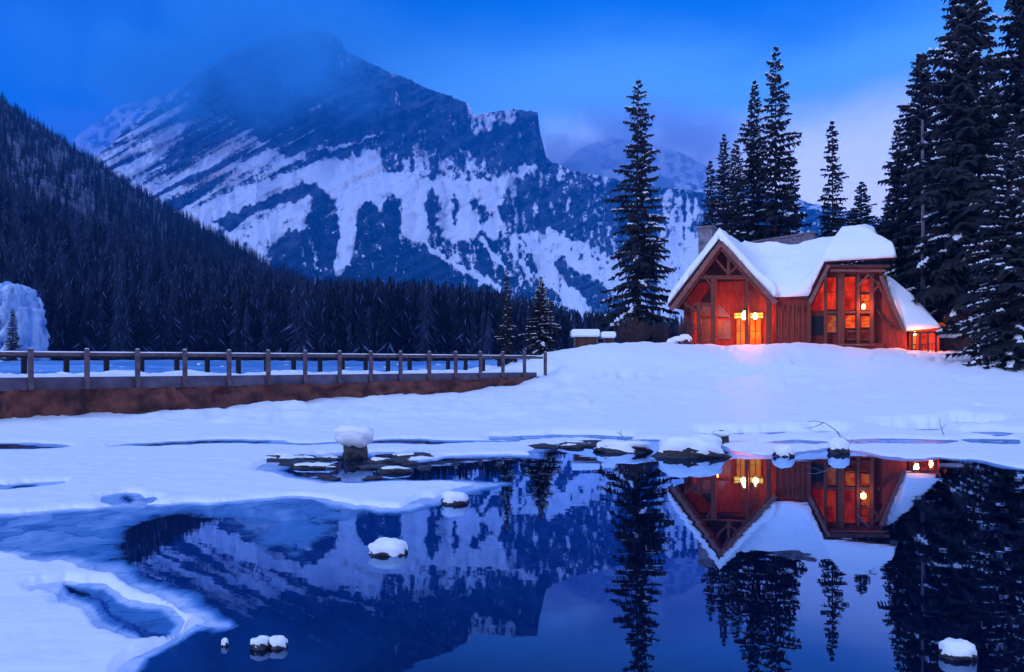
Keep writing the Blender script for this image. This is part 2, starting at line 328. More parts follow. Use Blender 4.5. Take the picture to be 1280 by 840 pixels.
def lake():
    m = bpy.data.materials.new('lake_surface'); m.use_nodes = True; t = m.node_tree; n = t.nodes; l = t.links
    n.remove(n['Principled BSDF']); out = n['Material Output']
    at = n.new('ShaderNodeAttribute'); at.attribute_name = 'cover'
    tc = n.new('ShaderNodeTexCoord')
    mp = n.new('ShaderNodeMapping'); mp.inputs['Scale'].default_value = (.5, 1.1, 1)
    l.new(tc.outputs['Object'], mp.inputs[0])
    nz = n.new('ShaderNodeTexNoise'); nz.inputs['Scale'].default_value = 2.0; nz.inputs['Detail'].default_value = 2; l.new(mp.outputs[0], nz.inputs['Vector'])
    bp = n.new('ShaderNodeBump'); bp.inputs['Strength'].default_value = .016; bp.inputs['Distance'].default_value = .05; l.new(nz.outputs[0], bp.inputs['Height'])
    gl = n.new('ShaderNodeBsdfGlossy'); gl.inputs['Roughness'].default_value = .012; gl.inputs['Color'].default_value = (.40, .62, .97, 1); l.new(bp.outputs[0], gl.inputs['Normal'])
    df = n.new('ShaderNodeBsdfDiffuse'); df.inputs['Color'].default_value = (.0012, .004, .02, 1)
    lw = n.new('ShaderNodeLayerWeight'); lw.inputs['Blend'].default_value = .5
    mr = n.new('ShaderNodeMapRange'); mr.inputs['From Min'].default_value = .62; mr.inputs['From Max'].default_value = .92
    mr.inputs['To Min'].default_value = .13; mr.inputs['To Max'].default_value = .97; l.new(lw.outputs['Facing'], mr.inputs['Value'])
    wat = n.new('ShaderNodeMixShader'); l.new(mr.outputs[0], wat.inputs[0]); l.new(df.outputs[0], wat.inputs[1]); l.new(gl.outputs[0], wat.inputs[2])
    # thin wet ice, then snow lying on it, by how much has frozen
    n2 = n.new('ShaderNodeTexNoise'); n2.inputs['Scale'].default_value = 4.2; n2.inputs['Detail'].default_value = 9; n2.inputs['Roughness'].default_value = .68
    mp2 = n.new('ShaderNodeMapping'); mp2.inputs['Scale'].default_value = (1, .6, 1); l.new(tc.outputs['Object'], mp2.inputs[0]); l.new(mp2.outputs[0], n2.inputs['Vector'])
    ad = n.new('ShaderNodeMath'); ad.operation = 'MULTIPLY_ADD'; l.new(n2.outputs[0], ad.inputs[0]); ad.inputs[1].default_value = .62; l.new(at.outputs['Fac'], ad.inputs[2])
    nd = n.new('ShaderNodeTexNoise'); nd.inputs['Scale'].default_value = 3.0; nd.inputs['Detail'].default_value = 4; l.new(tc.outputs['Object'], nd.inputs['Vector'])
    wv = n.new('ShaderNodeVectorMath'); wv.operation = 'MULTIPLY_ADD'; l.new(nd.outputs['Color'], wv.inputs[0]); wv.inputs[1].default_value = (.5, .5, 0); l.new(tc.outputs['Object'], wv.inputs[2])
    vo = n.new('ShaderNodeTexVoronoi'); vo.inputs['Scale'].default_value = 1.7; l.new(wv.outputs[0], vo.inputs['Vector'])
    ve = n.new('ShaderNodeTexVoronoi'); ve.feature = 'DISTANCE_TO_EDGE'; ve.inputs['Scale'].default_value = 1.7; l.new(wv.outputs[0], ve.inputs['Vector'])
    vr = n.new('ShaderNodeMapRange'); vr.inputs['From Min'].default_value = 0; vr.inputs['From Max'].default_value = .03; vr.inputs['To Min'].default_value = -.22; vr.inputs['To Max'].default_value = -.07; l.new(ve.outputs['Distance'], vr.inputs['Value'])
    sc_ = n.new('ShaderNodeSeparateColor'); l.new(vo.outputs['Color'], sc_.inputs[0])
    pl = n.new('ShaderNodeMath'); pl.operation = 'MULTIPLY_ADD'; l.new(sc_.outputs[0], pl.inputs[0]); pl.inputs[1].default_value = .16; l.new(vr.outputs[0], pl.inputs[2])
    ad2 = n.new('ShaderNodeMath'); ad2.operation = 'ADD'; l.new(ad.outputs[0], ad2.inputs[0]); l.new(pl.outputs[0], ad2.inputs[1])
    sb = n.new('ShaderNodeMath'); sb.operation = 'SUBTRACT'; l.new(ad2.outputs[0], sb.inputs[0]); sb.inputs[1].default_value = .31
    cr = n.new('ShaderNodeValToRGB'); e = cr.color_ramp.elements
    e[0].position = 0; e[0].color = (.006, .05, .18, 1); e[1].position = .95; e[1].color = (.80, .83, .90, 1)
    k = e.new(.35); k.color = (.03, .16, .42, 1); k = e.new(.6); k.color = (.22, .38, .68, 1)
    l.new(sb.outputs[0], cr.inputs[0])
    ice = n.new('ShaderNodeBsdfPrincipled'); ice.inputs['Roughness'].default_value = .35; ice.inputs['Specular IOR Level'].default_value = .35; l.new(cr.outputs[0], ice.inputs['Base Color'])
    m2 = n.new('ShaderNodeMapRange'); m2.inputs['From Min'].default_value = .06; m2.inputs['From Max'].default_value = .26; l.new(sb.outputs[0], m2.inputs['Value'])
    gate = n.new('ShaderNodeMapRange'); gate.inputs['From Min'].default_value = 0; gate.inputs['From Max'].default_value = .06; l.new(at.outputs['Fac'], gate.inputs['Value'])
    mm = n.new('ShaderNodeMath'); mm.operation = 'MULTIPLY'; l.new(m2.outputs[0], mm.inputs[0]); l.new(gate.outputs[0], mm.inputs[1])
    fin = n.new('ShaderNodeMixShader'); l.new(mm.outputs[0], fin.inputs[0]); l.new(wat.outputs[0], fin.inputs[1]); l.new(ice.outputs[0], fin.inputs[2])
    l.new(fin.outputs[0], out.inputs['Surface'])
    ys = np.r_[4000, 2500, np.arange(1500, 640, -2.5), np.arange(640, 536, -.85)]; Yr = np.r_[-40, -5, CH * F / (ys - HZ)]
    xs = np.r_[-2600, -1700, -1100, -700, np.arange(-450, 1730, 2.5), 2100, 2700, 3600]
    Yw = np.maximum(Yr, 2.5)
    XX = (xs[None, :] - 640) / F * Yw[:, None]; YY = np.repeat(Yr[:, None], len(xs), 1)
    fl = YY > 2; wx, wy = warp(XX, np.maximum(YY, 2.5))
    s = .010 * np.maximum(YY, 3)
    dW = pdist(wx, wy, WATER)                    # negative inside the open pool
    edge = sst(-7 * s, 0, dW) * 1.0              # slushy rim
    rimmod = .35 + .65 * sst(.35, .65, fbm(XX * 1.4, YY * .6, 3, 12))
    right = sst(0, 1.2, XX)                      # crisp rims on the right shore
    cov = sst(-(.6 + 4.0 * rimmod * (1 - .8 * right)) * s, .3 * s, dW) * (.72 - .25 * right)
    ic = sst(2.5 * s, -5 * s, pdist(wx, wy, ICE)) * (.34 + .32 * (fbm(XX * .9, YY * .45, 4, 41) - .3))
    ic = np.maximum(ic, sst(2 * s, -4 * s, pdist(wx, wy, ICE2)) * (.20 + .34 * (fbm(XX * 1.4, YY * .7, 4, 45) - .3)))
    tg = sst(2 * s, -6 * s, pdist(wx, wy, TONGUE)) * .62
    cov = np.maximum(np.maximum(cov, ic), tg)
    cov = cov * sst(-.03, .10, pdist(XX, YY, BLOB))
    lf = pdist(wx, wy, LEAF)
    px = 640 + XX / np.maximum(YY, 1) * F
    cov = np.where(lf < 0, .30 + .25 * sst(-.05, 0, lf) - .32 * sst(0.06, 0.0, np.abs((wy - np.interp(wx, [LEAF[0][0], LEAF[6][0]], [LEAF[0][1], LEAF[6][1]])) - .06)), cov)
    for h in HOLES:
        dh = pdist(wx, wy, h); cov = np.where(dh < .3, np.minimum(cov, .12 + .5 * sst(-1.2 * s, 0, dh)), cov)
    V = np.stack([XX, YY, np.zeros_like(XX)], -1).reshape(-1, 3)
    o = mesh_np('lake_water', V, grid_faces(len(Yr), len(xs)), m, smooth=True, attrs={'cover': cov})
    tag(o, kind='structure')
lake()

# ------------------------------------------------------------------ mountains
def massif(name, ridge, Yb, depth, ybase, x0, x1, step, snowf, mats, base_rock=(.045, .06, .10)):
    m = bpy.data.materials.new(name + '_face'); m.use_nodes = True; t = m.node_tree; n = t.nodes; l = t.links; b = n['Principled BSDF']
    b.inputs['Roughness'].default_value = .9; b.inputs['Specular IOR Level'].default_value = .1
    a1 = n.new('ShaderNodeAttribute'); a1.attribute_name = 'snow'; a2 = n.new('ShaderNodeAttribute'); a2.attribute_name = 'wood'
    mp = n.new('ShaderNodeMapping'); tc = n.new('ShaderNodeTexCoord'); l.new(tc.outputs['Object'], mp.inputs[0]); mp.inputs['Scale'].default_value = (1, .3, .5)
    nz = n.new('ShaderNodeTexNoise'); nz.inputs['Scale'].default_value = .12; nz.inputs['Detail'].default_value = 8; l.new(mp.outputs[0], nz.inputs['Vector'])
    mrr = n.new('ShaderNodeMapRange'); mrr.inputs['To Min'].default_value = .6; mrr.inputs['To Max'].default_value = 1.4; l.new(nz.outputs[0], mrr.inputs['Value'])
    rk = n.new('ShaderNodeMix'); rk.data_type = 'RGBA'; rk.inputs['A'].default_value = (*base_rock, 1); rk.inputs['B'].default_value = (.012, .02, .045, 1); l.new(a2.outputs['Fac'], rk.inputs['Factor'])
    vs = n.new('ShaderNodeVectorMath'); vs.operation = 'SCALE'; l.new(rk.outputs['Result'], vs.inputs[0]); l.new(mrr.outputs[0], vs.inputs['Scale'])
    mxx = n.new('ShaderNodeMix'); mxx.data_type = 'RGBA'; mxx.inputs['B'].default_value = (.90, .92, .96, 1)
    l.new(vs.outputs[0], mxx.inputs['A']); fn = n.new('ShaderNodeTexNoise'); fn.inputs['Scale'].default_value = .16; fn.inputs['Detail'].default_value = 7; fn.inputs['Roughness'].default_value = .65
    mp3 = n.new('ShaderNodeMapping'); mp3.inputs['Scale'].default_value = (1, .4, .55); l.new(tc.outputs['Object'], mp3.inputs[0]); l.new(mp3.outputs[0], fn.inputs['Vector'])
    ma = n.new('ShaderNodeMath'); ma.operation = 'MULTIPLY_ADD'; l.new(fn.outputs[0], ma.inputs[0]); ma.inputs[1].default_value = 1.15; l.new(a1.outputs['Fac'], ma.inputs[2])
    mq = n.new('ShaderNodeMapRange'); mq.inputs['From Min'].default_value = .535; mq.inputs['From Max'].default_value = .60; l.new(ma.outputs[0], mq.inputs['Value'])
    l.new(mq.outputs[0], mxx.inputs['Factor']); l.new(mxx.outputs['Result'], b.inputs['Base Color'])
    xs = np.arange(x0, x1, step); rx, ry = zip(*ridge); yr = np.interp(xs, rx, ry)
    yr = yr + 5.0 * (fbm(xs / 22, xs * 0, 5, 4) - .5) + 2.5 * (vn(xs / 3.1, xs * 0 + 3, 6) - .5)
    nr = int(330 / step); tt = np.linspace(0, 1, nr)
    PX = np.repeat(xs[None, :], nr, 0); PY = ybase + (yr[None, :] - ybase) * tt[:, None]
    hh = (ybase - PY) / 400
    D = Yb + depth * hh
    # relief: spurs that run down the face, gullies between, and broken strata
    wx = PX + 26 * (fbm(PX / 60, PY / 60, 3, 2) - .5)
    spur = np.abs(fbm(wx / 34, PY / 150, 4, 7) - .5) * 2
    str_ = fbm((PX * .5 + PY) / 9, (PY * .5 - PX) / 60, 4, 15)
    sn, wd = snowf(PX, PY, spur, str_); kk = 1 - .72 * sst(-.15, .15, sn)
    D = D + depth * (.20 * spur * (.5 + .5 * kk) + .16 * (str_ - .5) * kk + .10 * (fbm(PX / 7, PY / 7, 5, 19) - .5) * kk) * (.3 + hh)
    X = (PX - 640) / F * D; Z = CH + (HZ - PY) / F * D
    # the far side drops away behind the ridge, so the massif has a back
    Xb = X[-1] + 0; Yb_ = D[-1] + depth * .8; Zb = Z[-1] * .55
    X = np.vstack([X, Xb, Xb]); D = np.vstack([D, Yb_, Yb_ + depth]); Z = np.vstack([Z, Zb, Zb * 0 - 20])
    ex = lambda A: np.vstack([A, A[-1], A[-1]])
    V = np.stack([X, D, Z], -1).reshape(-1, 3)
    o = mesh_np(name, V, grid_faces(nr + 2, len(xs)), m, smooth=True, attrs={'snow': ex(sn), 'wood': ex(wd)})
    return tag(o, kind='structure')

def inside(PX, PY, pts, soft=6):
    return sst(soft, -soft, pdist(PX, PY, pts))
def line_m(PX, PY, pts, w):
    d = np.full(PX.shape, 1e9)
    for (xa, ya), (xb, yb) in zip(pts[:-1], pts[1:]):
        dx, dy = xb - xa, yb - ya; t = np.clip(((PX - xa) * dx + (PY - ya) * dy) / (dx * dx + dy * dy), 0, 1)
        d = np.minimum(d, np.hypot(PX - xa - t * dx, PY - ya - t * dy))
    return sst(w, w * .4, d)
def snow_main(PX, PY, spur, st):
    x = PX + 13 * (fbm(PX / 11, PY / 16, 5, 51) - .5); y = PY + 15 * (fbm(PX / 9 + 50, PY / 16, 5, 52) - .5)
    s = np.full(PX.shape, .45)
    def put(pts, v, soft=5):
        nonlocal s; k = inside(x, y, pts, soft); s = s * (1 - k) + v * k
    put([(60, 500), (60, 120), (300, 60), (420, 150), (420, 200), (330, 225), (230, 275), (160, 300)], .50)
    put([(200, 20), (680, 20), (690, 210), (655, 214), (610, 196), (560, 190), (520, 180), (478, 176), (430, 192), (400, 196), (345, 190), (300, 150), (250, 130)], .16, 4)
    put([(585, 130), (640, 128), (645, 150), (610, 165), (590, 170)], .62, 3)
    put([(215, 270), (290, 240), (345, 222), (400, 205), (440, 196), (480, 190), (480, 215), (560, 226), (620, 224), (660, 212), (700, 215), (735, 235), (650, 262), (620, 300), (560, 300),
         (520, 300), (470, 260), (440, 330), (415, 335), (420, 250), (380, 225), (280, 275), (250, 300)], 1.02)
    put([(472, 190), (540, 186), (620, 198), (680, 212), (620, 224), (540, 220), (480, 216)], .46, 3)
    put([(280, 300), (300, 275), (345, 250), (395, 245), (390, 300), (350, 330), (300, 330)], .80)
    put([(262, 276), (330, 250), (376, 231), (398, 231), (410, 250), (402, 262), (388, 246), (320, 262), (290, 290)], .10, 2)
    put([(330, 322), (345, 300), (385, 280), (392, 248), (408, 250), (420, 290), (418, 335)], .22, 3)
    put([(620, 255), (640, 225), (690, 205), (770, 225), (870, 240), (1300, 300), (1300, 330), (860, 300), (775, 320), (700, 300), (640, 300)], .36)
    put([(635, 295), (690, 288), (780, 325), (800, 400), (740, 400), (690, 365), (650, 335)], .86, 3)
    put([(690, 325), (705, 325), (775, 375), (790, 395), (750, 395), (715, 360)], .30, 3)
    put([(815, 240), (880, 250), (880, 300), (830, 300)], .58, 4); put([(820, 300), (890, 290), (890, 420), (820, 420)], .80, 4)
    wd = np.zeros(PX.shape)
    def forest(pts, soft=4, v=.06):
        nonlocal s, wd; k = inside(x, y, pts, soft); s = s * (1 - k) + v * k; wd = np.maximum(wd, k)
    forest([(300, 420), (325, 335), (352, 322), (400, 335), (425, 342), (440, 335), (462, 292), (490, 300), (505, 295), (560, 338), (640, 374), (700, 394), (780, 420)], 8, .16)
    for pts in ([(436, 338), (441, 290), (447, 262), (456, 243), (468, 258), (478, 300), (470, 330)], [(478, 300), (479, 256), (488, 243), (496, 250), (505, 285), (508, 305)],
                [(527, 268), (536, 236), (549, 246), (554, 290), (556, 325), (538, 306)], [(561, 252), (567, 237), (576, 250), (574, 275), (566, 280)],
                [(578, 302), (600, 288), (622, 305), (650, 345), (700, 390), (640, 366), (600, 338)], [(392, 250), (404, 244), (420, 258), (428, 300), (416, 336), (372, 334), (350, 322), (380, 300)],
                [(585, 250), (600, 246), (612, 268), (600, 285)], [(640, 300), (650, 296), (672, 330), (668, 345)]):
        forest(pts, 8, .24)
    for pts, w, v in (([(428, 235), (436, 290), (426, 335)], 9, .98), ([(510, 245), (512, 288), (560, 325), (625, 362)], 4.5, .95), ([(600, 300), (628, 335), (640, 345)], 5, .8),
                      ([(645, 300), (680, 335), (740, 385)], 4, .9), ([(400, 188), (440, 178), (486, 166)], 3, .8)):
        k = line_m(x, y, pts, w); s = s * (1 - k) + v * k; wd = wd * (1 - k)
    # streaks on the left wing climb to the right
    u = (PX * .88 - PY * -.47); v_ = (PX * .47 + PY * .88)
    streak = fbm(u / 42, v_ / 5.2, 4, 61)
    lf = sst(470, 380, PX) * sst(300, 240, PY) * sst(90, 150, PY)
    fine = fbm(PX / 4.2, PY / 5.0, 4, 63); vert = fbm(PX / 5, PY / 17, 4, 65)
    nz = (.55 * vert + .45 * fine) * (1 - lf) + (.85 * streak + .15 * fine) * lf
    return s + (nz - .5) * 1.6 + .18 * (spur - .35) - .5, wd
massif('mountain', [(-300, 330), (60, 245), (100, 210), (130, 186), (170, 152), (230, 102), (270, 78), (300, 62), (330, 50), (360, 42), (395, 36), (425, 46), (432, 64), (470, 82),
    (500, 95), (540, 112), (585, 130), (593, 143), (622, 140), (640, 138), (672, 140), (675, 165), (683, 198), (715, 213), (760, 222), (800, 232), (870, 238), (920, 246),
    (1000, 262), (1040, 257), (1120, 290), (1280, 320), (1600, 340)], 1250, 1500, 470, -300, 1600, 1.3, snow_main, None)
def snow_far(PX, PY, spur, st):
    f = fbm(PX / 7, PY / 5, 4, 91); return (f - .5) * 2.2 + .3 * spur + .05, np.zeros(PX.shape)
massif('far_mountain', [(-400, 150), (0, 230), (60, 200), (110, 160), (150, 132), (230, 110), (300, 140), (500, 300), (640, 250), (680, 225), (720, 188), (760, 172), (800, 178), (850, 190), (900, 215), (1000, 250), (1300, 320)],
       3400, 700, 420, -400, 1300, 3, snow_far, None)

# ------------------------------------------------------------------ forested hillside
RX = [-500, -300, 0, 130, 200, 300, 400, 500, 600, 700, 760, 830, 1400]
RYp = [-170, -60, 124, 211, 255, 314, 366, 393, 412, 427, 436, 444, 450]
RD = [700, 700, 700, 700, 700, 600, 450, 300, 230, 205, 190, 180, 180]
def hill_pt(px, t):
    ry = np.interp(px, RX, RYp) + 4 * (vn(px / 18, px * 0, 3) - .5); rd = np.interp(px, RX, RD)
    Yf = 128 + 10 * (vn(px / 70, px * 0 + 2, 4) - .5); zf = 3.0
    D = Yf + (rd - Yf) * t
    zr = CH + (HZ - ry) / F * rd
    z = zf + (zr - zf) * (t ** 1.12) + (6 * (fbm(px / 40, t * 6, 3, 14) - .5)) * np.sin(np.pi * np.clip(t, 0, 1)) * (rd / 700)
    return (px - 640) / F * D, D, z
def hillside():
    xs = np.arange(-500, 1401, 6.0); tt = np.linspace(0, 1, 90); PX, T = np.meshgrid(xs, tt)
    X, D, Z = hill_pt(PX, T)
    X = np.vstack([X, X[-1] * 1.15]); D = np.vstack([D, D[-1] + 250]); Z = np.vstack([Z, Z[-1] * .3])
    V = np.stack([X, D, Z], -1).reshape(-1, 3)
    o = mesh_np('hillside', V, grid_faces(91, len(xs)), M['hill'], smooth=True); tag(o, kind='structure')
M['hill'] = mat('forest_floor', (.015, .02, .04), .9, .3, .2, col2=(.13, .16, .24), vscale=.035, detail=8)
hillside()

def far_tree(seed, tiers, nb, snow):
    rnd = random.Random(seed); V = []; Fc = []; mi = []
    for i in range(tiers):
        f = i / tiers; z = .06 + .94 * f; r = .16 * (1 - f) ** .8 * rnd.uniform(.75, 1.15) + .008
        for k in range(nb):
            a = 2 * math.pi * (k + rnd.random() * .8 + i * .37) / nb; ra = r * rnd.uniform(.6, 1.2); w = .9 / nb + .25
            tip = (math.cos(a) * ra, math.sin(a) * ra, z - .05 - ra * .30)
            l_ = (math.cos(a - w) * ra * .35, math.sin(a - w) * ra * .35, z - .01); r_ = (math.cos(a + w) * ra * .35, math.sin(a + w) * ra * .35, z - .02)
            top = (0, 0, z + .07 * (1 - f * .5)); b = len(V); V += [tip, l_, r_, top]
            Fc += [(b, b + 1, b + 3), (b, b + 3, b + 2)]
            s = 1 if rnd.random() < snow else 0; mi += rnd.choice(([s, 0], [0, s]))
    b = len(V); V += [(.012, 0, 0), (-.006, .01, 0), (-.006, -.01, 0), (0, 0, 1.0)]; Fc += [(b, b + 1, b + 3), (b + 1, b + 2, b + 3), (b + 2, b, b + 3)]; mi += [0, 0, 0]
    return np.array(V), np.array(Fc), np.array(mi)
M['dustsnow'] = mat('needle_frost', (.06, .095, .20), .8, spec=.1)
def forest():
    rng = np.random.default_rng(5)
    hi = [far_tree(s, 17, 8, .16) for s in range(5)]; lo = [far_tree(20 + s, 9, 5, .045) for s in range(4)]
    pts = []
    n = 30000; px = rng.uniform(-430, 1380, n); t = rng.uniform(0, 1, n) ** 1.15
    X, D, Z = hill_pt(px, t)
    keep = rng.random(n) < np.clip((D / 700) * 1.1 * (np.interp(px, RX, RD) / 700) ** .6 + .14, 0, 1) * np.where(px > 830, .5, 1)
    # thin, snowy gaps high on the left flank
    py = HZ - (Z - CH) / D * F
    gap = fbm(px / 22, py / 14, 3, 33) + .25 * np.exp(-((px - 80) / 75) ** 2 - ((py - (235 + (px - 60) * .55)) / 34) ** 2)
    keep &= ~((gap > .72) & (rng.random(n) < .75) & (D > 330) & (D < 640))
    X, D, Z, px, py = X[keep], D[keep], Z[keep], px[keep], py[keep]
    H = np.where(D > 300, rng.uniform(6.5, 10, len(D)), rng.uniform(7, 15, len(D))) * np.interp(px, [560, 720, 900], [1, .68, .62])
    # front row by hand of chance: the tall wall of trees behind the bridge
    fx = np.arange(-200, 790, 7.5) + rng.uniform(-3, 3, len(np.arange(-200, 790, 7.5)))
    fd = 128 + rng.uniform(-6, 26, len(fx)); fh = rng.uniform(8, 16, len(fx)) * np.interp(fx, [560, 700, 790], [1, .72, .5])
    X = np.r_[X, (fx - 640) / F * fd]; fz = np.full(len(fx), 2.9); Z = np.r_[Z, fz]; H = np.r_[H, fh]; px = np.r_[px, fx]; D = np.r_[D, fd]
    size = H / D * ((px > -5) & (px < 800)); order = np.argsort(-size); one = order[:290]; rest = order[290:]
    protos = []
    for i, (V, Fc, mi) in enumerate(hi):
        o = mesh_np('forest_conifer', V, Fc, None, mats=[M['farneedles' if i % 3 else 'farneedles2'], M['dustsnow']], mi=mi); protos.append(o)
        tag(o, 'dark frosted conifer in the front rows of the forest behind the bridge', 'conifer', 'conifers in the front rows of the forest')
    for j, i in enumerate(one):
        o = protos[j] if j < len(protos) else protos[rng.integers(len(protos))].copy()
        if j >= len(protos): COL.objects.link(o)
        o.location = (X[i], D[i], Z[i] - .3); h = H[i]; w = h * rng.uniform(.95, 1.4); o.scale = (w, w, h); o.rotation_euler = (0, 0, rng.uniform(0, 6.28))
    VV = []; FF = []; MI = []; b = 0
    for i in rest:
        V, Fc, mi = (hi[rng.integers(5)] if D[i] < 330 else lo[rng.integers(4)])
        a = rng.uniform(0, 6.28); c, s = math.cos(a), math.sin(a); h = H[i]; w = h * rng.uniform(.95, 1.4)
        q = np.stack([(V[:, 0] * c - V[:, 1] * s) * w + X[i], (V[:, 0] * s + V[:, 1] * c) * w + D[i], V[:, 2] * h + Z[i] - .3], 1)
        VV.append(q); FF.append(Fc + b); MI.append(np.where((mi == 0) & (rng.random() < .38), 2, mi)); b += len(V)
    o = mesh_np('forest', np.vstack(VV), np.vstack(FF), None, mats=[M['farneedles'], M['dustsnow'], M['farneedles2']], mi=np.concatenate(MI))
    tag(o, 'dense dark conifer forest covering the slope behind the bridge', 'forest', kind='stuff')
    print('forest trees', len(rest), 'faces', sum(len(f) for f in FF))
forest()

# ------------------------------------------------------------------ air
def haze():
    b = MB(); b.box(-3600, 3600, -60, 4700, -2, 1620)
    m = bpy.data.materials.new('haze_air'); m.use_nodes = True; t = m.node_tree; t.nodes.remove(t.nodes['Principled BSDF'])
    v = t.nodes.new('ShaderNodeVolumePrincipled'); v.inputs['Color'].default_value = (.01, .27, .80, 1); v.inputs['Density'].default_value = HAZE; v.inputs['Anisotropy'].default_value = 0.2
    t.links.new(v.outputs[0], t.nodes['Material Output'].inputs['Volume'])
    tag(b.build('haze', m), kind='stuff')
def cloud(name, c, r, dens, seed, label, col):
    V, Fc, _ = blob(r[0], r[1], r[2], seed, 60, 36, 1, .35)
    m = bpy.data.materials.new(name + '_vapour'); m.use_nodes = True; t = m.node_tree; n = t.nodes; l = t.links; n.remove(n['Principled BSDF'])
    tc = n.new('ShaderNodeTexCoord'); mp = n.new('ShaderNodeMapping'); mp.inputs['Scale'].default_value = tuple(1 / q for q in r); l.new(tc.outputs['Object'], mp.inputs[0])
    ln = n.new('ShaderNodeVectorMath'); ln.operation = 'LENGTH'; l.new(mp.outputs[0], ln.inputs[0])
    fo = n.new('ShaderNodeMapRange'); fo.interpolation_type = 'SMOOTHSTEP'; fo.inputs['From Min'].default_value = .95; fo.inputs['From Max'].default_value = .25; l.new(ln.outputs['Value'], fo.inputs['Value'])
    nz = n.new('ShaderNodeTexNoise'); nz.inputs['Scale'].default_value = .0045; nz.inputs['Detail'].default_value = 3; l.new(tc.outputs['Object'], nz.inputs['Vector'])
    mr = n.new('ShaderNodeMapRange'); mr.inputs['From Min'].default_value = .38; mr.inputs['From Max'].default_value = .62; l.new(nz.outputs[0], mr.inputs['Value'])
    a = n.new('ShaderNodeMath'); a.operation = 'MULTIPLY'; l.new(fo.outputs[0], a.inputs[0]); l.new(mr.outputs[0], a.inputs[1])
    b = n.new('ShaderNodeMath'); b.operation = 'MULTIPLY'; l.new(a.outputs[0], b.inputs[0]); b.inputs[1].default_value = dens
    v = n.new('ShaderNodeVolumePrincipled'); v.inputs['Color'].default_value = (*col, 1); l.new(b.outputs[0], v.inputs['Density'])
    l.new(v.outputs[0], n['Material Output'].inputs['Volume'])
    o = mesh_np(name, V, Fc, m, smooth=True); o.location = c; tag(o, label, 'cloud', kind='stuff')
cloud('cloud', P(262, 66, 2250), (780, 420, 270), .0095, 5, 'thin blue cloud wrapping the summit and its left shoulder', (.14, .60, .96))
cloud('cloud', P(150, 150, 3000), (560, 160, 280), .0090, 13, 'faint mist over the snowy ridge left of the summit', (.22, .55, 1))
cloud('cloud', P(775, 190, 2900), (680, 250, 250), .0150, 8, 'pale mist over the far ridge right of the cliff', (.55, .72, 1))
HAZE = .00021
haze()

# ------------------------------------------------------------------ near conifers
def spruce_data(seed, whorls=58, nb=7, rad=.155, base=.06, droop=.35, snow=.25, fullness=1.0, shape=.85, crowd=1.0):
    """unit-height spruce: drooping boughs carrying many small twig blades; returns crown, snow and trunk data"""
    rnd = random.Random(seed); V = []; Fc = []; SV = []; SF = []
    gap = [rnd.uniform(.72, 1.12) for _ in range(12)]
    for i in range(whorls):
        f = i / (whorls - 1); z0 = base + (1 - base) * (f ** .92) * .985
        env = (1 - f) ** shape * (.55 + .45 * min(1, f * 7 + .45))
        swell = gap[int(f * 11.9)] * .5 + .5
        cnt = max(4, int(nb * (1 - .35 * f) + rnd.random()))
        off = rnd.random() * 6.28
        for k in range(cnt):
            a = off + 6.283 * (k + rnd.uniform(-.3, .3)) / cnt
            Ln = rad * env * swell * rnd.choice((rnd.uniform(.3, .8), rnd.uniform(.75, 1.1), rnd.uniform(.9, 1.3))) * (1 + .22 * math.sin(a * 2 + i * .35)) + .006
            zz = z0 + rnd.uniform(-.006, .006); ca, sa = math.cos(a), math.sin(a)
            dr = droop * rnd.uniform(.7, 1.3) * (1 - .75 * f); up = .10
            n = max(3, int(Ln / .0085 * crowd)); tw0 = (.30 * Ln + .008)
            hs = rnd.random() < snow
            def at(s): return (ca * Ln * s, sa * Ln * s, zz + Ln * (-dr * s * s * 1.1 + up * s * s * s * 2 * (1 - f) + .45 * f * s))
            pv = at(0)
            for j in range(1, n + 1):
                s = j / n; c = at(s)
                w = tw0 * (1.15 - s) * (.35 + s) * 1.5 * rnd.uniform(.6, 1.25) * fullness + .003
                wd = .0052 * rnd.uniform(.7, 1.5)
                for sd in (-1, 1):
                    aa = a + sd * rnd.uniform(.75, 1.25); dx, dy = math.cos(aa) * w, math.sin(aa) * w; dz = -w * rnd.uniform(.15, .95)
                    nx, ny = -math.sin(aa) * wd, math.cos(aa) * wd; b = len(V)
                    V += [(c[0] - nx, c[1] - ny, c[2]), (c[0] + nx, c[1] + ny, c[2]), (c[0] + dx * .6, c[1] + dy * .6, c[2] + dz * .35 + wd * .8), (c[0] + dx, c[1] + dy, c[2] + dz)]
                    Fc += [(b, b + 1, b + 2), (b, b + 2, b + 3), (b + 1, b + 3, b + 2)]
                    if hs and s > .3 and rnd.random() < .38:
                        q = len(SV); m = rnd.uniform(.2, .5); e = .0026; nx2, ny2 = nx * 1.0, ny * 1.0
                        SV += [(c[0] - nx2, c[1] - ny2, c[2] + e), (c[0] + nx2, c[1] + ny2, c[2] + e), (c[0] + dx * m + nx2, c[1] + dy * m + ny2, c[2] + dz * .4 + e * 1.6), (c[0] + dx * m - nx2, c[1] + dy * m - ny2, c[2] + dz * .4 + e * 1.6),
                               (c[0] + dx * .25, c[1] + dy * .25, c[2] + e * 3)]
                        SF += [(q, q + 1, q + 4), (q + 1, q + 2, q + 4), (q + 2, q + 3, q + 4), (q + 3, q, q + 4)]
                b = len(V); V += [(pv[0], pv[1], pv[2] + .002), (pv[0], pv[1], pv[2] - .002), c]; Fc += [(b, b + 1, b + 2)]; pv = c
    tb = MB(); lean = rnd.uniform(-.006, .006)
    tb.tube([(0, 0, -.03), (0, 0, .0), (lean, 0, .3), (lean, 0, .65), (0, 0, 1.0)], .0125, .0010, 8)
    tv = [tuple(v) for v in tb.v]
    return (np.array(V), np.array(Fc)), (np.array(SV), np.array(SF)), tb
TPL = {}
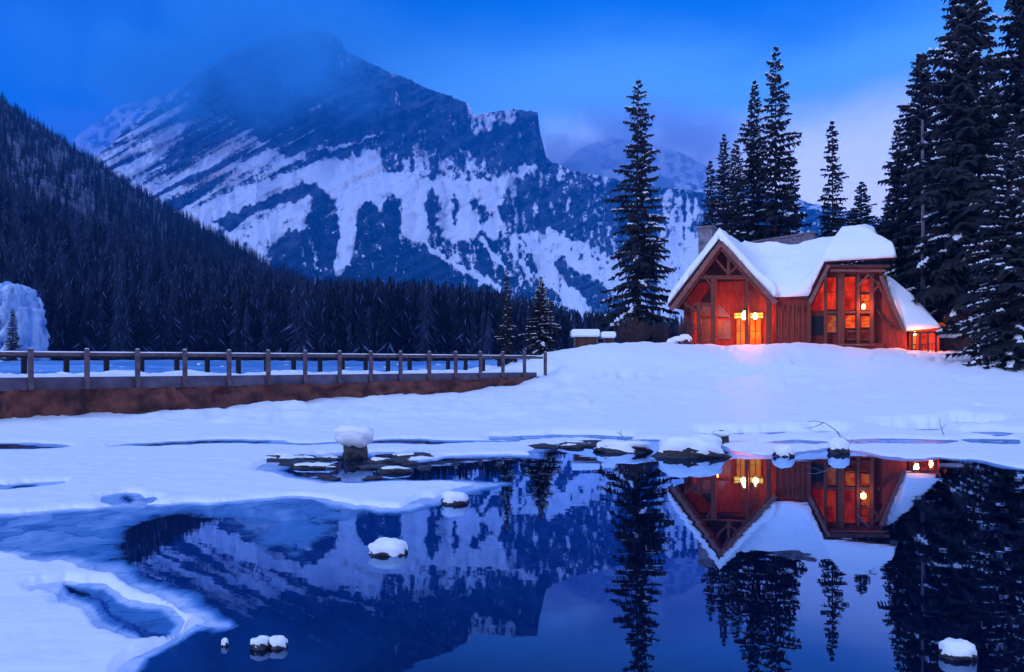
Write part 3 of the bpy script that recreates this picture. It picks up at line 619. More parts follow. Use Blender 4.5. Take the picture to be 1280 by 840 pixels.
def spruce(kind, label, loc, h, w=1.0, rz=0, group=None):
    """the first of a kind builds its meshes; later ones copy the thing and its parts"""
    if kind not in TPL:
        r = empty('spruce_tree')
        (V, Fc), (SV, SF), tb = spruce_data(**KINDS[kind])
        mesh_np('crown', np.vstack([V, SV]), np.vstack([Fc, SF + len(V)]), None, r, mats=[M['needles'], M['treesnow']], mi=np.r_[np.zeros(len(Fc), int), np.ones(len(SF), int)]); tb.build('trunk', M['bark'], r, smooth=True)
        TPL[kind] = r
    else: r = copy_tree(TPL[kind])
    r.location = loc; r.scale = (h * w, h * w, h); r.rotation_euler = (0, 0, rz)
    tag(r, label, 'spruce tree', group)
    return r
KINDS = {
    'airy': dict(seed=3, whorls=46, nb=6, rad=.150, base=.03, droop=.46, snow=.25, fullness=.74, shape=.62),
    'dense': dict(seed=11, whorls=56, nb=7, rad=.135, base=.05, droop=.48, snow=.35, fullness=.85, shape=.66),
    'slim': dict(seed=23, whorls=50, nb=6, rad=.10, base=.04, droop=.45, snow=.25, fullness=.95, shape=.62),
    'snowy': dict(seed=31, whorls=50, nb=8, rad=.19, base=.03, droop=.45, snow=.60, fullness=.95, shape=.85),
    'tall': dict(seed=41, whorls=72, nb=7, rad=.115, base=.12, droop=.52, snow=.30, fullness=.80, shape=.55, crowd=1.15),
}
def near_tree(kind, px, ytop, Y, wpx, label, z=None, group=None, rz=None):
    X = (px - 640) / F * Y
    if z is None: z = ground_z(X, Y)
    top = CH + (HZ - ytop) / F * Y; h = top - z
    base_w = 2 * KINDS[kind]['rad'] * .95 * h; w = (wpx / F * Y) / base_w
    return spruce(kind, label, (X, Y, z - .05), h, w, rz if rz is not None else (px * .37) % 6.28, group)
near_tree('airy', 798, 98, 60, 88, 'tall lone spruce with open drooping boughs standing just left of the cabin')
near_tree('slim', 633, 334, 50, 24, 'slender dark spruce behind the guardrail, left of the two lone ones there')
near_tree('snowy', 676, 344, 54, 54, 'small spruce with snowy lower boughs behind the right end of the guardrail')
BG = 'spruces standing behind the cabin'
near_tree('slim', 888, 200, 78, 44, 'short narrow spruce at the left end of the clump behind the cabin', group=BG)
near_tree('dense', 905, 166, 80, 54, 'thin spired spruce second from the left in the clump behind the cabin', group=BG)
near_tree('dense', 920, 174, 74, 60, 'bushy spruce in the middle of the clump behind the gable peak', group=BG)
near_tree('dense', 943, 99, 76, 62, 'tall spruce just left of the highest one behind the cabin roof', group=BG)
near_tree('airy', 970, 56, 74, 84, 'highest spruce of the clump rising behind the valley of the cabin roof', group=BG)
near_tree('slim', 986, 190, 80, 66, 'low spruce tucked under the right side of the highest one behind the roof', group=BG)
near_tree('slim', 1040, 150, 76, 52, 'lone narrow spruce rising above the snowy dome of the roof', group=BG)
near_tree('dense', 1077, 226, 86, 78, 'small broad spruce over the right end of the snowy roof', group=BG)
RG = 'tall spruces at the right of the cabin'
near_tree('dense', 1122, 150, 66, 52, 'spruce at the left edge of the tall dark stand right of the cabin', group=RG)
near_tree('tall', 1152, 64, 64, 92, 'tall spruce left of the giant one, above the lean-to snow roof', group=RG)
near_tree('tall', 1206, -70, 50, 122, 'giant dark spruce whose top leaves the frame, brown trunk bare at its foot', group=RG)
near_tree('tall', 1282, -90, 54, 104, 'very tall spruce cut by the right edge of the photo', group=RG)
near_tree('dense', 1238, 60, 70, 84, 'spruce filling the gap between the giant one and the right edge', group=RG)
near_tree('snowy', 1264, 150, 41, 128, 'snow-flecked spruce with boughs to the ground at the right edge', group=RG)
near_tree('dense', 1180, 190, 78, 70, 'darker spruce standing behind the grey bare trunk', group=RG)
near_tree('dense', 1310, 40, 48, 120, 'dense spruce just past the right edge of the photo', group=RG)
near_tree('dense', 1112, 240, 88, 56, 'low spruce peeking out between the roof dome and the dark stand', group=RG)
near_tree('snowy', 1232, 300, 58, 70, 'young snowy spruce below the giant one', group=RG)
near_tree('slim', 16, 386, 105, 20, 'small dark spruce in front of the snow-plastered outcrop at the left edge', z=2.6)

def bare_trunk(px, y0, y1, Y, r, label):
    X = (px - 640) / F * Y; z = ground_z(X, Y); b = MB(); top = CH + (HZ - y0) / F * Y
    b.tube([(X, Y, z - .2), (X + .05, Y, (z + top) / 2), (X, Y, top)], r, r * .5, 8)
    rn = random.Random(px)
    for i in range(16):
        zz = z + (top - z) * (.15 + .8 * i / 16); a = rn.uniform(0, 6.28); q = rn.uniform(.5, 1.3)
        b.tube([(X, Y, zz), (X + math.cos(a) * q * .6, Y + math.sin(a) * q * .6, zz - .06), (X + math.cos(a) * q, Y + math.sin(a) * q, zz - .3)], .025, .008, 4)
    tag(b.build('dead_tree', M['greybark'], smooth=True), label, 'bare tree')
M['greybark'] = mat('grey_bark', (.16, .13, .19), .9, .4, 8, .3, 5, (1, 1, .3), spec=.1)
bare_trunk(1153, 150, 400, 56, .17, 'pale grey bare trunk standing in front of the dark spruces')

def shrub(loc, h, w, n, seed, name, label, cat, m='twig'):
    rn = random.Random(seed); b = MB()
    for i in range(n):
        a = rn.uniform(0, 6.28); s = rn.uniform(.1, 1); x, y = math.cos(a) * w * s * .4, math.sin(a) * w * s * .4
        hh = h * rn.uniform(.55, 1) * (1 - .35 * s); p0 = (loc[0] + x * .4, loc[1] + y * .4, loc[2] - .1); p1 = (loc[0] + x, loc[1] + y, loc[2] + hh * .6); p2 = (loc[0] + x * 1.35, loc[1] + y * 1.35, loc[2] + hh)
        b.tube([p0, p1, p2], .022, .006, 3)
        for j in range(4):
            q = Vector(p1).lerp(Vector(p2), rn.random()); d = Vector((rn.uniform(-1, 1), rn.uniform(-1, 1), rn.uniform(.2, 1))) * .28
            b.tube([q, q + d], .010, .005, 3)
    return tag(b.build(name, M[m]), label, cat)
for px, Y, h, w, lb in ((792, 56, 2.2, 3.0, 'wide bare reddish shrub at the foot of the tall lone spruce'), (826, 57, 1.9, 1.6, 'bare shrub between the lone spruce and the cabin gable'),
                        (858, 53, 2.3, 1.3, 'upright bare shrub against the left corner of the cabin'), (1228, 46, 1.2, 3.0, 'low bare brush on the snow bank right of the cabin'),
                        (1256, 42.5, .9, 2.4, 'frosted brush at the foot of the spruce by the right edge')):
    X = (px - 640) / F * Y; shrub((X, Y, ground_z(X, Y)), h, w, int(60 * w), px, 'bare_shrub', lb, 'shrub')

# ------------------------------------------------------------------ bridge with its two guardrails
def railY(px, c=38.3): return c / ((640 - px) / F + .928)
def rp(px, y, c=38.3):
    Y = railY(px, c); return P(px, y, Y)
itp = lambda px, a: float(np.interp(px, [q[0] for q in a], [q[1] for q in a]))
YT = [(-400, 434), (0, 440), (400, 442.5), (680, 445)]; YP = [(-400, 430), (0, 436), (400, 439), (680, 440.5)]
YB = [(-400, 479), (0, 472.5), (400, 468.5), (665, 465.5)]; YBB = [(-400, 502), (0, 489), (400, 480.5), (665, 472)]
br = empty('road_bridge', rp(35, 487)); inv = -Vector(br.location)
xs = list(np.linspace(-420, 668, 60))
b = MB()
for a_, c_2 in zip(xs[:-1], xs[1:]):        # deck between the edge beams
    p, q = rp(a_, itp(a_, YB)), rp(c_2, itp(c_2, YB)); off = Vector((-3.5, 3.3, 0))
    b.add([v + inv for v in (p - Vector((0, 0, .3)), q - Vector((0, 0, .3)), q + off - Vector((0, 0, .3)), p + off - Vector((0, 0, .3)), p, q, q + off, p + off)],
          [(0, 3, 2, 1), (4, 5, 6, 7), (0, 1, 5, 4), (2, 3, 7, 6)])
b.build('deck', M['beam'], br)
b = MB()
for a_, c_2 in zip(xs[:-1], xs[1:]):
    p, q = rp(a_, itp(a_, YB)), rp(c_2, itp(c_2, YB)); p2, q2 = rp(a_, itp(a_, YBB)), rp(c_2, itp(c_2, YBB)); o = Vector((.12, -.11, 0)); o2 = Vector((-.05, .05, 0))
    b.add([v + inv for v in (p2 + o, q2 + o, q2 + o2, p2 + o2, p + o, q + o, q + o2, p + o2)], [(0, 3, 2, 1), (4, 5, 6, 7), (0, 1, 5, 4), (2, 3, 7, 6)])
b.build('edge_beam', M['beam'], br)
def lump_strip(c0, width, hgt, seed, yl, lift):
    px = np.linspace(-420, 668, 420); vs = []; w = 9
    for j in range(w):
        t = j / (w - 1)
        for i, x in enumerate(px):
            p = rp(x, itp(x, yl), c0); n = float(fbm(np.array([i / 9.]), np.array([t * 2.5]), 4, seed)[0])
            vs.append((p.x - width * t * .73, p.y + width * t * .68, p.z + lift + hgt * (n - .25) * math.sin(math.pi * t) ** .6))
    return np.array(vs), grid_faces(w, len(px))
V, Fc = lump_strip(38.3, 3.4, .40, 8, YB, .01)
mesh_np('snow_cover', V + np.array(inv), Fc, M['snow'], br, smooth=True)
tag(br, 'snow-covered road bridge with a dark edge beam across the left half', 'bridge')
posts = [35, 105, 168, 227, 282, 331, 377, 420, 459, 496, 532, 565, 596, 624, 651, 677]
gr = empty('guardrail', rp(35, 487)); inv = -Vector(gr.location)
allp = [-300, -205, -118, -38] + posts
for x in allp:
    b = MB(); yb = itp(x, [(-300, 500), (35, 488), (400, 479), (651, 471), (677, 469)]); p, q = rp(x, yb), rp(x, itp(x, YP)); o = Vector((.19, -.17, 0))
    b.bar(p + o + inv, q + o + inv, .14, .14, up=(.68, -.73, 0)); b.build('post', M['rail'], gr, bevel=.012)
    c = MB(); c.box(q.x + .19 + inv.x - .06, q.x + .19 + inv.x + .06, q.y - .17 + inv.y - .06, q.y - .17 + inv.y + .06, q.z + inv.z, q.z + inv.z + .035); c.build('snow_cap', M['snow'], gr, smooth=True, bevel=.02)
b = MB()
for a_, c_2 in zip(allp[:-1] , allp[1:]):
    p, q = rp(a_, itp(a_, YT) + 2.2), rp(c_2, itp(c_2, YT) + 2.2); o = Vector((.05, -.05, 0)); b.bar(p + o + inv, q + o + inv, .10, .12)
b.build('top_rail', M['rail'], gr, bevel=.01)
b = MB()
for a_, c_2 in zip(allp[:-1] , allp[1:]):
    p, q = rp(a_, itp(a_, YT)), rp(c_2, itp(c_2, YT)); o = Vector((.05, -.05, .015)); b.bar(p + o + inv, q + o + inv, .10, .035)
b.build('rail_snow', M['snow'], gr)
tag(gr, 'near weathered timber guardrail with square posts along the bridge edge', 'guardrail')
fr = empty('guardrail', rp(30, 466, 45.1)); inv = -Vector(fr.location)
far = [-290, -215, -145, -82, -25, 30, 83, 133, 177, 221, 259, 298, 333, 367, 400, 428, 457, 485, 512, 536, 560, 582, 604, 624, 644, 662]
for x in far:
    b = MB(); b.bar(rp(x, 468, 45.1) + inv, rp(x, 444, 45.1) + inv, .17, .17, up=(.68, -.73, 0)); b.build('post', M['raildk_shade'], fr)
b = MB(); b.bar(rp(-290, 441, 45.1) + inv, rp(100, 445, 45.1) + inv, .1, .16); b.bar(rp(100, 445, 45.1) + inv, rp(662, 446, 45.1) + inv, .1, .16); b.build('top_rail', M['raildk_shade'], fr)
tag(fr, 'far guardrail of dark tarred posts on the other side of the bridge', 'guardrail')
# brown geotextile wall under the bridge edge
px = np.linspace(-420, 670, 520); rows = 12; vs = []
YW = [(-420, 552), (0, 524), (60, 522), (120, 518), (200, 512), (260, 507), (330, 502), (400, 500), (500, 494), (560, 492), (600, 490), (640, 482), (670, 473)]
for j in range(rows):
    t = j / (rows - 1)
    for i, x in enumerate(px):
        a_ = rp(x, itp(x, YBB) - 1); c = rp(x, itp(x, YW) + 2 + 7 * (fbm(np.array([x / 26.]), np.array([0.]), 3, 71)[0] - .55)); p = a_.lerp(c, t)
        w = .95 * (fbm(np.array([x / 15.]), np.array([t * 1.6 + x / 60]), 5, 3)[0] - .5) + .12 * abs(math.sin(x / 23 + 1.7 * t)) + .10 * t
        vs.append((p.x + .16 + .7 * w, p.y - .15 - .7 * w, p.z))
o = mesh_np('embankment_wall', vs, grid_faces(rows, len(px)), M['tarp'], smooth=True)
tag(o, 'wrinkled brown fabric retaining wall under the bridge edge', 'retaining wall')

# ------------------------------------------------------------------ cabin
AG = R(28); CY = 54.0
CO = Vector(((901 - 640) / F * CY, CY, CH + (HZ - 433) / F * CY))
nv = (math.sin(AG), math.cos(AG)); tv = (math.cos(AG), -math.sin(AG))
def fp(x, y, v=0.0):
    dx = (x - 640) / F; k = (CO.x * nv[0] + CO.y * nv[1] + v) / (dx * nv[0] + nv[1])
    X, Y = dx * k, k
    return Vector(((X - CO.x) * tv[0] + (Y - CO.y) * tv[1], v, CH + (HZ - y) / F * k - CO.z))
cab = empty('timber_cabin', CO, -AG)
tag(cab, 'lamp-lit red timber cabin with steep gables under thick snow', 'cabin')
def cpart(mb, name, m, par=None, **k): return mb.build(name, M[m], par or cab, **k)

def roof_h(u, v):
    g1 = 7.22 - 1.22 * np.abs(u)
    main = np.minimum(3.15 + .80 * np.maximum(v, 0), 6.95 - .40 * np.exp(-((u - 4.0) / 1.3) ** 2))
    main = main - 3.0 * np.maximum(0, .6 - u)
    g2 = np.minimum(np.minimum(9.35 - 2.05 * (8.62 - u), 5.20 + .80 * (10.8 - u)), np.minimum(5.20 + .95 * (v + .6), 7.0 + 0 * u))
    return g1, main, g2
def smax(a, b, k):
    h = np.clip(.5 + .5 * (a - b) / k, 0, 1); return b * (1 - h) + a * h + k * h * (1 - h)
def plan_d(U, Vv):
    return pdist(U, Vv, [(-3.62, -.6), (3.7, -.6), (3.7, -.12), (5.75, -.12), (5.75, -.45), (6.75, -.62), (10.72, -.62), (10.72, .5), (9.6, 3.2), (8.9, 8.2), (-3.62, 8.2)])
def sheet(name, U, Vv, top, bot, keep, m):
    idx = -np.ones(U.shape, int); n = int(keep.sum()); idx[keep] = np.arange(n)
    Vt = np.stack([U[keep], Vv[keep], top[keep]], 1); Vb = np.stack([U[keep], Vv[keep], bot[keep]], 1)
    a = idx[:-1, :-1]; b_ = idx[:-1, 1:]; c = idx[1:, 1:]; d_ = idx[1:, :-1]; ok = (a >= 0) & (b_ >= 0) & (c >= 0) & (d_ >= 0)
    q = np.stack([a[ok], b_[ok], c[ok], d_[ok]], 1)
    side = []; okp = np.pad(ok, 1)
    for (dr, dc, e) in ((-1, 0, (a, b_)), (1, 0, (c, d_)), (0, 1, (b_, c)), (0, -1, (d_, a))):
        nb = okp[1 + dr:1 + dr + ok.shape[0], 1 + dc:1 + dc + ok.shape[1]]; edge = ok & ~nb
        side.append(np.stack([e[1][edge], e[0][edge], e[0][edge] + n, e[1][edge] + n], 1))
    return mesh_np(name, np.vstack([Vt, Vb]), np.vstack([q, q[:, ::-1] + n] + side), m, cab, smooth=True)
def roof():
    u = np.arange(-3.75, 10.95, .085); v = np.arange(-.75, 8.4, .085); U, Vv = np.meshgrid(u, v)
    g1, mn, g2 = roof_h(U, Vv); H = np.minimum(smax(smax(g1, mn, 1.4), g2, 2.2), 7.6)
    d = -plan_d(U, Vv) - .06 * fbm(U * 2.2, Vv * 2.2, 3, 21)     # metres in from the edge
    th = .60 * np.sqrt(np.clip(d / .22, 0, 1)) * (.75 + .55 * fbm(U * .8, Vv * .8, 4, 5))
    top = H + th * 1.15 + .07 * (fbm(U * 1.7, Vv * 1.7, 3, 9) - .5)
    raw = np.maximum(np.maximum(g1, mn), g2)
    sheet('roof_snow', U, Vv, top, np.minimum(raw, top - .01), d > -.01, M['roofsnow'])
    sheet('roof', U, Vv, raw - .012, raw - .17, d > .03, M['wooddk'])
roof()
# gable rake boards (two leaves each) and eave fascia
def fbar(p, q, w, d, m, name, v=0.0, par=None):
    b = MB(); b.bar(fp(*p, v), fp(*q, v), d, w, up=(0, 1, 0)); return cpart(b, name, m, par)
def vbar(p, q, w, d, m, name, v=0.0, par=None):   # w across in the facade plane, d in depth
    a, c = fp(*p, v), fp(*q, v); ax = (c - a).normalized(); side = Vector((ax.z, 0, -ax.x)) * w / 2; dep = Vector((0, d / 2, 0))
    b = MB(); b.add([a - side - dep, a + side - dep, a + side + dep, a - side + dep, c - side - dep, c + side - dep, c + side + dep, c - side + dep],
                    [(0, 3, 2, 1), (4, 5, 6, 7), (0, 1, 5, 4), (1, 2, 6, 5), (2, 3, 7, 6), (3, 0, 4, 7)])
    return cpart(b, name, m, par, bevel=.01)
for p, q in (((901.5, 303), (839, 387)), ((900.5, 303), (970, 379))):
    vbar(p, q, .30, .10, 'woodlt', 'rake_board', -.68)
for p, q in (((901.5, 310), (846, 386)), ((900.5, 310), (963, 379))):
    vbar(p, q, .16, .16, 'wood', 'rafter', -.50)
vbar((1012, 379), (1036, 331), .22, .1, 'woodlt', 'rake_board', -.68)
vbar((1034, 332.5), (1113, 332.5), .16, .12, 'wooddk', 'fascia_board', -.66)
vbar((1038, 338), (1108, 338.5), .14, .2, 'woodlt', 'eave_beam', -.40)
# porch truss
vbar((911, 313), (911, 346), .20, .2, 'wood', 'king_post', -.3)
vbar((872, 346.5), (934, 346.5), .24, .22, 'wood', 'collar_beam', -.3)
vbar((911, 343), (893, 322), .15, .16, 'wood', 'brace', -.3); vbar((911, 343), (928, 326), .15, .16, 'wood', 'brace', -.3)
vbar((891, 360), (880, 342), .15, .16, 'wood', 'brace', -.3); vbar((862, 384), (850, 376), .14, .16, 'wood', 'brace', -.3)
vbar((874, 392), (856, 378), .15, .16, 'wood', 'brace', -.3); vbar((934, 362), (948, 374), .13, .14, 'wood', 'brace', -.3)
for x, y0, w in ((874, 378, .26), (892.5, 345, .34), (934, 348, .20), (961, 372, .30)):
    vbar((x, 437), (x, y0), w, w, 'wood', 'post', -.28)
vbar((866, 381), (895, 381), .2, .2, 'wood', 'tie_beam', -.26)
vbar((876, 397), (912, 397), .10, .08, 'wood', 'porch_rail', -.2)
# recessed porch wall
b = MB(); bw = 1.7
b.prism([(-3.0, bw, -.6), (3.5, bw, -.6), (3.5, bw, 2.9), (0, bw, 6.9), (-3.0, bw, 3.2)], (0, .2, 0)); cpart(b, 'porch_wall', 'plank')
b = MB(); b.prism([(-1.95, bw - .10, 4.55), (1.95, bw - .10, 4.55), (0, bw - .10, 6.75)], (0, .05, 0)); cpart(b, 'gable_shade_panel', 'raildk_shade')  # black panel added for the deep shade in the upper gable
b = MB(); b.prism([fp(877, 378, bw - .1), fp(890, 378, bw - .1), fp(890, 362, bw - .1)], (0, .05, 0)); cpart(b, 'gable_window', 'raildk_shade')
b = MB(); b.box(-2.0, -1.8, -.2, bw, -.6, 2.6); cpart(b, 'porch_side_wall', 'plank')
b = MB(); b.box(3.35, 3.58, .1, bw, -.6, 2.9); cpart(b, 'porch_side_wall', 'plank')
b = MB(); b.box(-1.9, 3.5, -.4, bw, -.75, -.08); cpart(b, 'porch_floor', 'wooddk')
def pane(x0, y0, x1, y1, m, name, v, par=None, frame=None, mull=0, th=.04):
    a, c = fp(x0, y1, v), fp(x1, y0, v); w = MB(); w.box(a.x, c.x, v - th / 2, v + th / 2, a.z, c.z)
    if frame:
        f = MB(); e = .07
        f.box(a.x - e, a.x, v - .07, v + .04, a.z - e, c.z + e); f.box(c.x, c.x + e, v - .07, v + .04, a.z - e, c.z + e)
        f.box(a.x, c.x, v - .07, v + .04, a.z - e, a.z); f.box(a.x, c.x, v - .07, v + .04, c.z, c.z + e)
        for i in range(mull):
            xx = a.x + (c.x - a.x) * (i + 1) / (mull + 1); f.box(xx - .025, xx + .025, v - .06, v - .021, a.z, c.z)
        zz = a.z + (c.z - a.z) * .55; f.box(a.x, c.x, v - .055, v - .0215, zz - .02, zz + .02)
        fo = cpart(f, name, frame, par); return cpart(w, 'pane', m, fo)
    return cpart(w, name, m, par)
pane(877, 399, 888, 431, 'curtain', 'wall_panel', bw - .06); pane(877, 381, 888, 395, 'curtain', 'wall_panel', bw - .06)
pane(898, 400, 914, 424, 'curtain', 'wall_panel', bw - .06)
b = MB(); b.prism([fp(898, 396, bw - .08), fp(914, 396, bw - .08), fp(898, 380, bw - .08)], (0, .05, 0)); cpart(b, 'wall_panel', 'curtain')
pane(921, 399, 931, 432, 'e_door', 'door', bw - .1, frame='wood', mull=1); pane(938, 399, 951, 432, 'e_door', 'door', bw - .1, frame='wood', mull=1)
pane(918, 391, 933, 398, 'e_trans', 'transom_window', bw - .12, frame='wood'); pane(938, 391, 954, 398, 'e_trans', 'transom_window', bw - .12, frame='wood')
def lantern(x, y, v, s=1.0):
    p = fp(x, y, v); b = MB()
    for i in range(4):
        z0 = p.z - .16 * s + i * .08 * s; r = (.07, .11, .11, .08)[i] * s; r2 = (.11, .11, .08, .02)[i] * s
        b.tube([(p.x, p.y, z0), (p.x, p.y, z0 + .08 * s)], r, r2, 8)
    o = cpart(b, 'lantern', 'e_lamp'); c = MB(); c.tube([(p.x, p.y, p.z + .16 * s), (p.x, p.y, p.z + .30 * s)], .10 * s, .02 * s, 8); cpart(c, 'lantern_cap', 'metal', o)
    return p
def plight(loc, power, col, r=.15, name='porch_lamp_or_fill'):
    d = bpy.data.lights.new(name, 'POINT'); d.energy = power; d.color = col; d.shadow_soft_size = r
    o = bpy.data.objects.new(name, d); COL.objects.link(o); o.parent = cab; o.location = loc
p = lantern(930.5, 394, .1, 1.8); plight(p + Vector((0, -.25, -.1)), 560, (1, .17, .018))
p = lantern(944, 395, .1, 1.3); plight(p + Vector((.1, -.25, -.1)), 360, (1, .18, .02))
plight(fp(895, 400, .9), 80, (1, .15, .02))  # added fill light, no lantern hangs here
p = lantern(1079.5, 383, -.35, .95); plight(p + Vector((0, -.22, 0)), 130, (1, .25, .035))
# right facade: plank wall, dark recess, great window bay
b = MB(); b.prism([(3.56, .12, -.9), (5.65, .12, -.9), (5.65, .12, 3.1), (3.56, .12, 3.0)], (0, .2, 0)); cpart(b, 'plank_wall', 'plank')
for i, x in enumerate((970, 977, 985, 992, 999, 1005)): vbar((x, 437), (x, 380 + (i % 3) * 2), .10, .07, 'wood', 'wall_batten', .08)
for x, y in ((979, 379), (986, 380), (996, 381), (1004, 380)): vbar((x, y + 9), (x, y), .10, .1, 'wood', 'rafter_tail', -.08)
b = MB(); b.prism([(5.65, .5, -1.0), (9.9, .5, -1.0), (9.9, .5, 5.0), (6.75, .5, 5.0), (5.72, .5, 2.95), (5.65, .5, 2.9)], (0, .2, 0)); cpart(b, 'bay_wall', 'plank')
b = MB(); b.box(5.55, 5.75, .0, .5, -1.0, 3.0); cpart(b, 'corner_post', 'wood')
pane(1013, 395, 1030, 419, 'raildk_shade', 'dark_recess', .46)
b = MB(); b.prism([fp(1013, 388, .47), fp(1031, 388, .47), fp(1031, 350, .47)], (0, .02, 0)); cpart(b, 'window', 'e_red')
pane(1032.5, 347, 1045, 387, 'e_red', 'window', .42, frame='wooddk', mull=0); pane(1056, 346, 1069, 388, 'e_red', 'window', .42, frame='wooddk')
pane(1076.5, 368, 1087, 388, 'e_warm', 'window', .42, frame='wooddk'); pane(1076.5, 349, 1087, 365, 'e_red', 'window', .42, frame='wooddk')
pane(1033, 394, 1045, 415, 'e_dim', 'window', .42, frame='curtain'); pane(1057, 394, 1069, 410, 'e_warm', 'window', .42, frame='wood'); pane(1077, 395, 1087, 409, 'e_warm', 'window', .42, frame='wood')
for x, w in ((1032, .20), (1051.5, .40), (1073, .20), (1090, .22)): vbar((x, 433), (x, 338), w, .24, 'wood', 'column', .05)
vbar((1030, 390.5), (1092, 390.5), .16, .16, 'wood', 'cross_beam', .1)
vbar((1073, 357), (1087, 342), .12, .14, 'woodlt', 'brace', -.1); vbar((1090, 366), (1108, 345), .15, .16, 'wood', 'brace', -.1); vbar((1085, 343), (1101, 358), .10, .12, 'wood', 'brace', -.1)
vbar((1010, 431), (1093, 431.5), .10, .5, 'snowledge', 'sill', -.1) if 'snowledge' in M else vbar((1010, 431), (1093, 431.5), .08, .5, 'woodlt', 'sill', -.1)
b = MB(); b.box(5.7, 10.0, -.15, .48, -1.1, .05); cpart(b, 'plinth', 'plank')
vbar((1058, 414), (1094, 414.5), .14, .1, 'wood', 'window_sill', .2); vbar((1058, 424), (1094, 424.5), .14, .1, 'wood', 'window_sill', .2)
# lower right wing with its own snow slope
A_, B_, C_ = fp(1104, 345, 1.1), fp(1131, 413, -.35), fp(1176, 409, .2)
Dk = fp(1142, 371, 1.6)
def patch():
    n = 26; vs = []; low = []
    for i in range(n):
        s = i / (n - 1)
        l_ = A_.lerp(B_, s); mid = Dk * (2 * s * (1 - s)) + A_ * (1 - s) ** 2 + C_ * s ** 2
        mid = A_.lerp(Dk, min(1, s * 2)) if s < .5 else Dk.lerp(C_, s * 2 - 1)
        for j in range(n):
            t = j / (n - 1); p = l_.lerp(mid, t); e = min(t, 1 - t, s + .02, 1 - s) * 4; th = .36 * math.sqrt(max(0, min(1, e)))
            vs.append((p.x, p.y - th * .45, p.z + th)); low.append((p.x, p.y + .02, p.z - .02))
    g = grid_faces(n, n); m = n * n; V = np.array(vs + low); rim = [i for i in range(n)] + [i * n + n - 1 for i in range(1, n)] + [(n - 1) * n + i for i in range(n - 2, -1, -1)] + [i * n for i in range(n - 2, 0, -1)]
    sd = np.array([(rim[(k + 1) % len(rim)], rim[k], rim[k] + m, rim[(k + 1) % len(rim)] + m) for k in range(len(rim))])
    mesh_np('wing_roof_snow', V, np.vstack([g, g[:, ::-1] + m, sd]), M['roofsnow'], cab, smooth=True)
patch()
b = MB(); b.prism([A_ + Vector((0, .06, -.05)), B_ + Vector((0, .06, -.05)), C_ + Vector((0, .06, -.05)), Dk + Vector((0, .06, -.05))], (0, .15, -.05)); cpart(b, 'wing_roof', 'wooddk')
vbar((1101, 345), (1131, 415), .22, .12, 'woodlt', 'rake_board', -.45); vbar((1097, 352), (1124, 413), .14, .12, 'wood', 'rafter', -.3)
b = MB(); b.prism([(9.9, .3, -1.2), fp(1135, 445, .3), fp(1133, 412, .3), fp(1104, 352, .3), (9.9, .3, 4.6)], (0, .2, 0)); cpart(b, 'wing_wall', 'plank')
for i in range(5): vbar((1093 + i * 2.5, 384 + i * 4), (1108 + i * 3.6, 400 + i * 3.2), .06, .05, 'wooddk', 'lattice', .15)
# back body of the house so it reads as a building from the side
b = MB(); b.box(-3.1, 10.2, bw + .3, 7.8, -1.2, 2.75); cpart(b, 'back_wall', 'plank')
# second, wind-cleared roof ridge and stone chimney behind
rb = MB(); rb.prism([fp(936, 303, 8.4), fp(1018, 290, 8.4), fp(1018, 300, 8.4), fp(975, 326, 8.4), fp(936, 320, 8.4)], (0, 1.2, -.3)); cpart(rb, 'rear_roof', 'shingle')
rb = MB(); rb.prism([fp(938, 301.5, 8.3), fp(1020, 288.5, 8.3), fp(1020, 290.5, 8.3), fp(938, 303.5, 8.3)], (0, .5, 0)); cpart(rb, 'ridge_board', 'shingle')
cb = MB(); q0, q1 = fp(873, 330, 5.2), fp(890, 284, 5.2); cb.box(q0.x, q1.x, 5.2, 6.4, 1.0, q1.z); cb.box(q0.x - .1, q1.x + .1, 5.1, 6.5, q1.z, q1.z + .14); cpart(cb, 'chimney', 'stone')
# entrance porch of the lower wing, lit
po = empty('porch', (0, 0, 0)); po.parent = cab
for i, x in enumerate((1140, 1150, 1160, 1170)): vbar((x, 440), (x, 416), .13, .13, 'wood', 'porch_post', -.5, po)
vbar((1136, 416.5), (1174, 415), .14, .16, 'wood', 'porch_beam', -.5, po); vbar((1138, 431), (1172, 429.5), .07, .08, 'wood', 'porch_handrail', -.5, po)
for i in range(8): vbar((1140 + i * 4.2, 441), (1140 + i * 4.2, 430), .05, .05, 'wood', 'baluster', -.48, po)
b = MB(); b.box(fp(1136, 440, .9).x, fp(1174, 440, .9).x, .9, 1.05, -1.3, 1.2); cpart(b, 'porch_back', 'plank', po)
pane(1141, 417, 1145, 436, 'e_door', 'lit_window', .84, par=po); pane(1152, 419, 1158, 434, 'e_red', 'lit_window', .84, par=po)
p = lantern(1143.5, 416.5, -.15, .7); plight(p + Vector((.1, -.15, -.15)), 110, (1, .25, .04)); plight(fp(1163, 424, .2), 120, (1, .14, .03))

def rock_with_snow(r, rx, ry, rz, seed, thick, cover=.3, p=.8):
    V, Fc, cz = blob(rx, ry, rz, seed, p=p, amp=.7)
    mesh_np('stone', V, Fc, M['rock'], r, smooth=True)
    nn = fbm(V[:, 0] / rx * 2.1 + 9, V[:, 1] / rx * 2.1 + V[:, 2] / rx * 2, 4, seed + 3) - .5
    k = sst(cover - .12, cover + .22, cz + nn * .9); k2 = k[:, None]
    U = V * (1 + .04 * k2 - .05 * (1 - k2)); U[:, 2] += thick * (k ** .8) - .02 * rz * (1 - k)
    mesh_np('snow_cap', U, Fc, M['snow'], r, smooth=True)
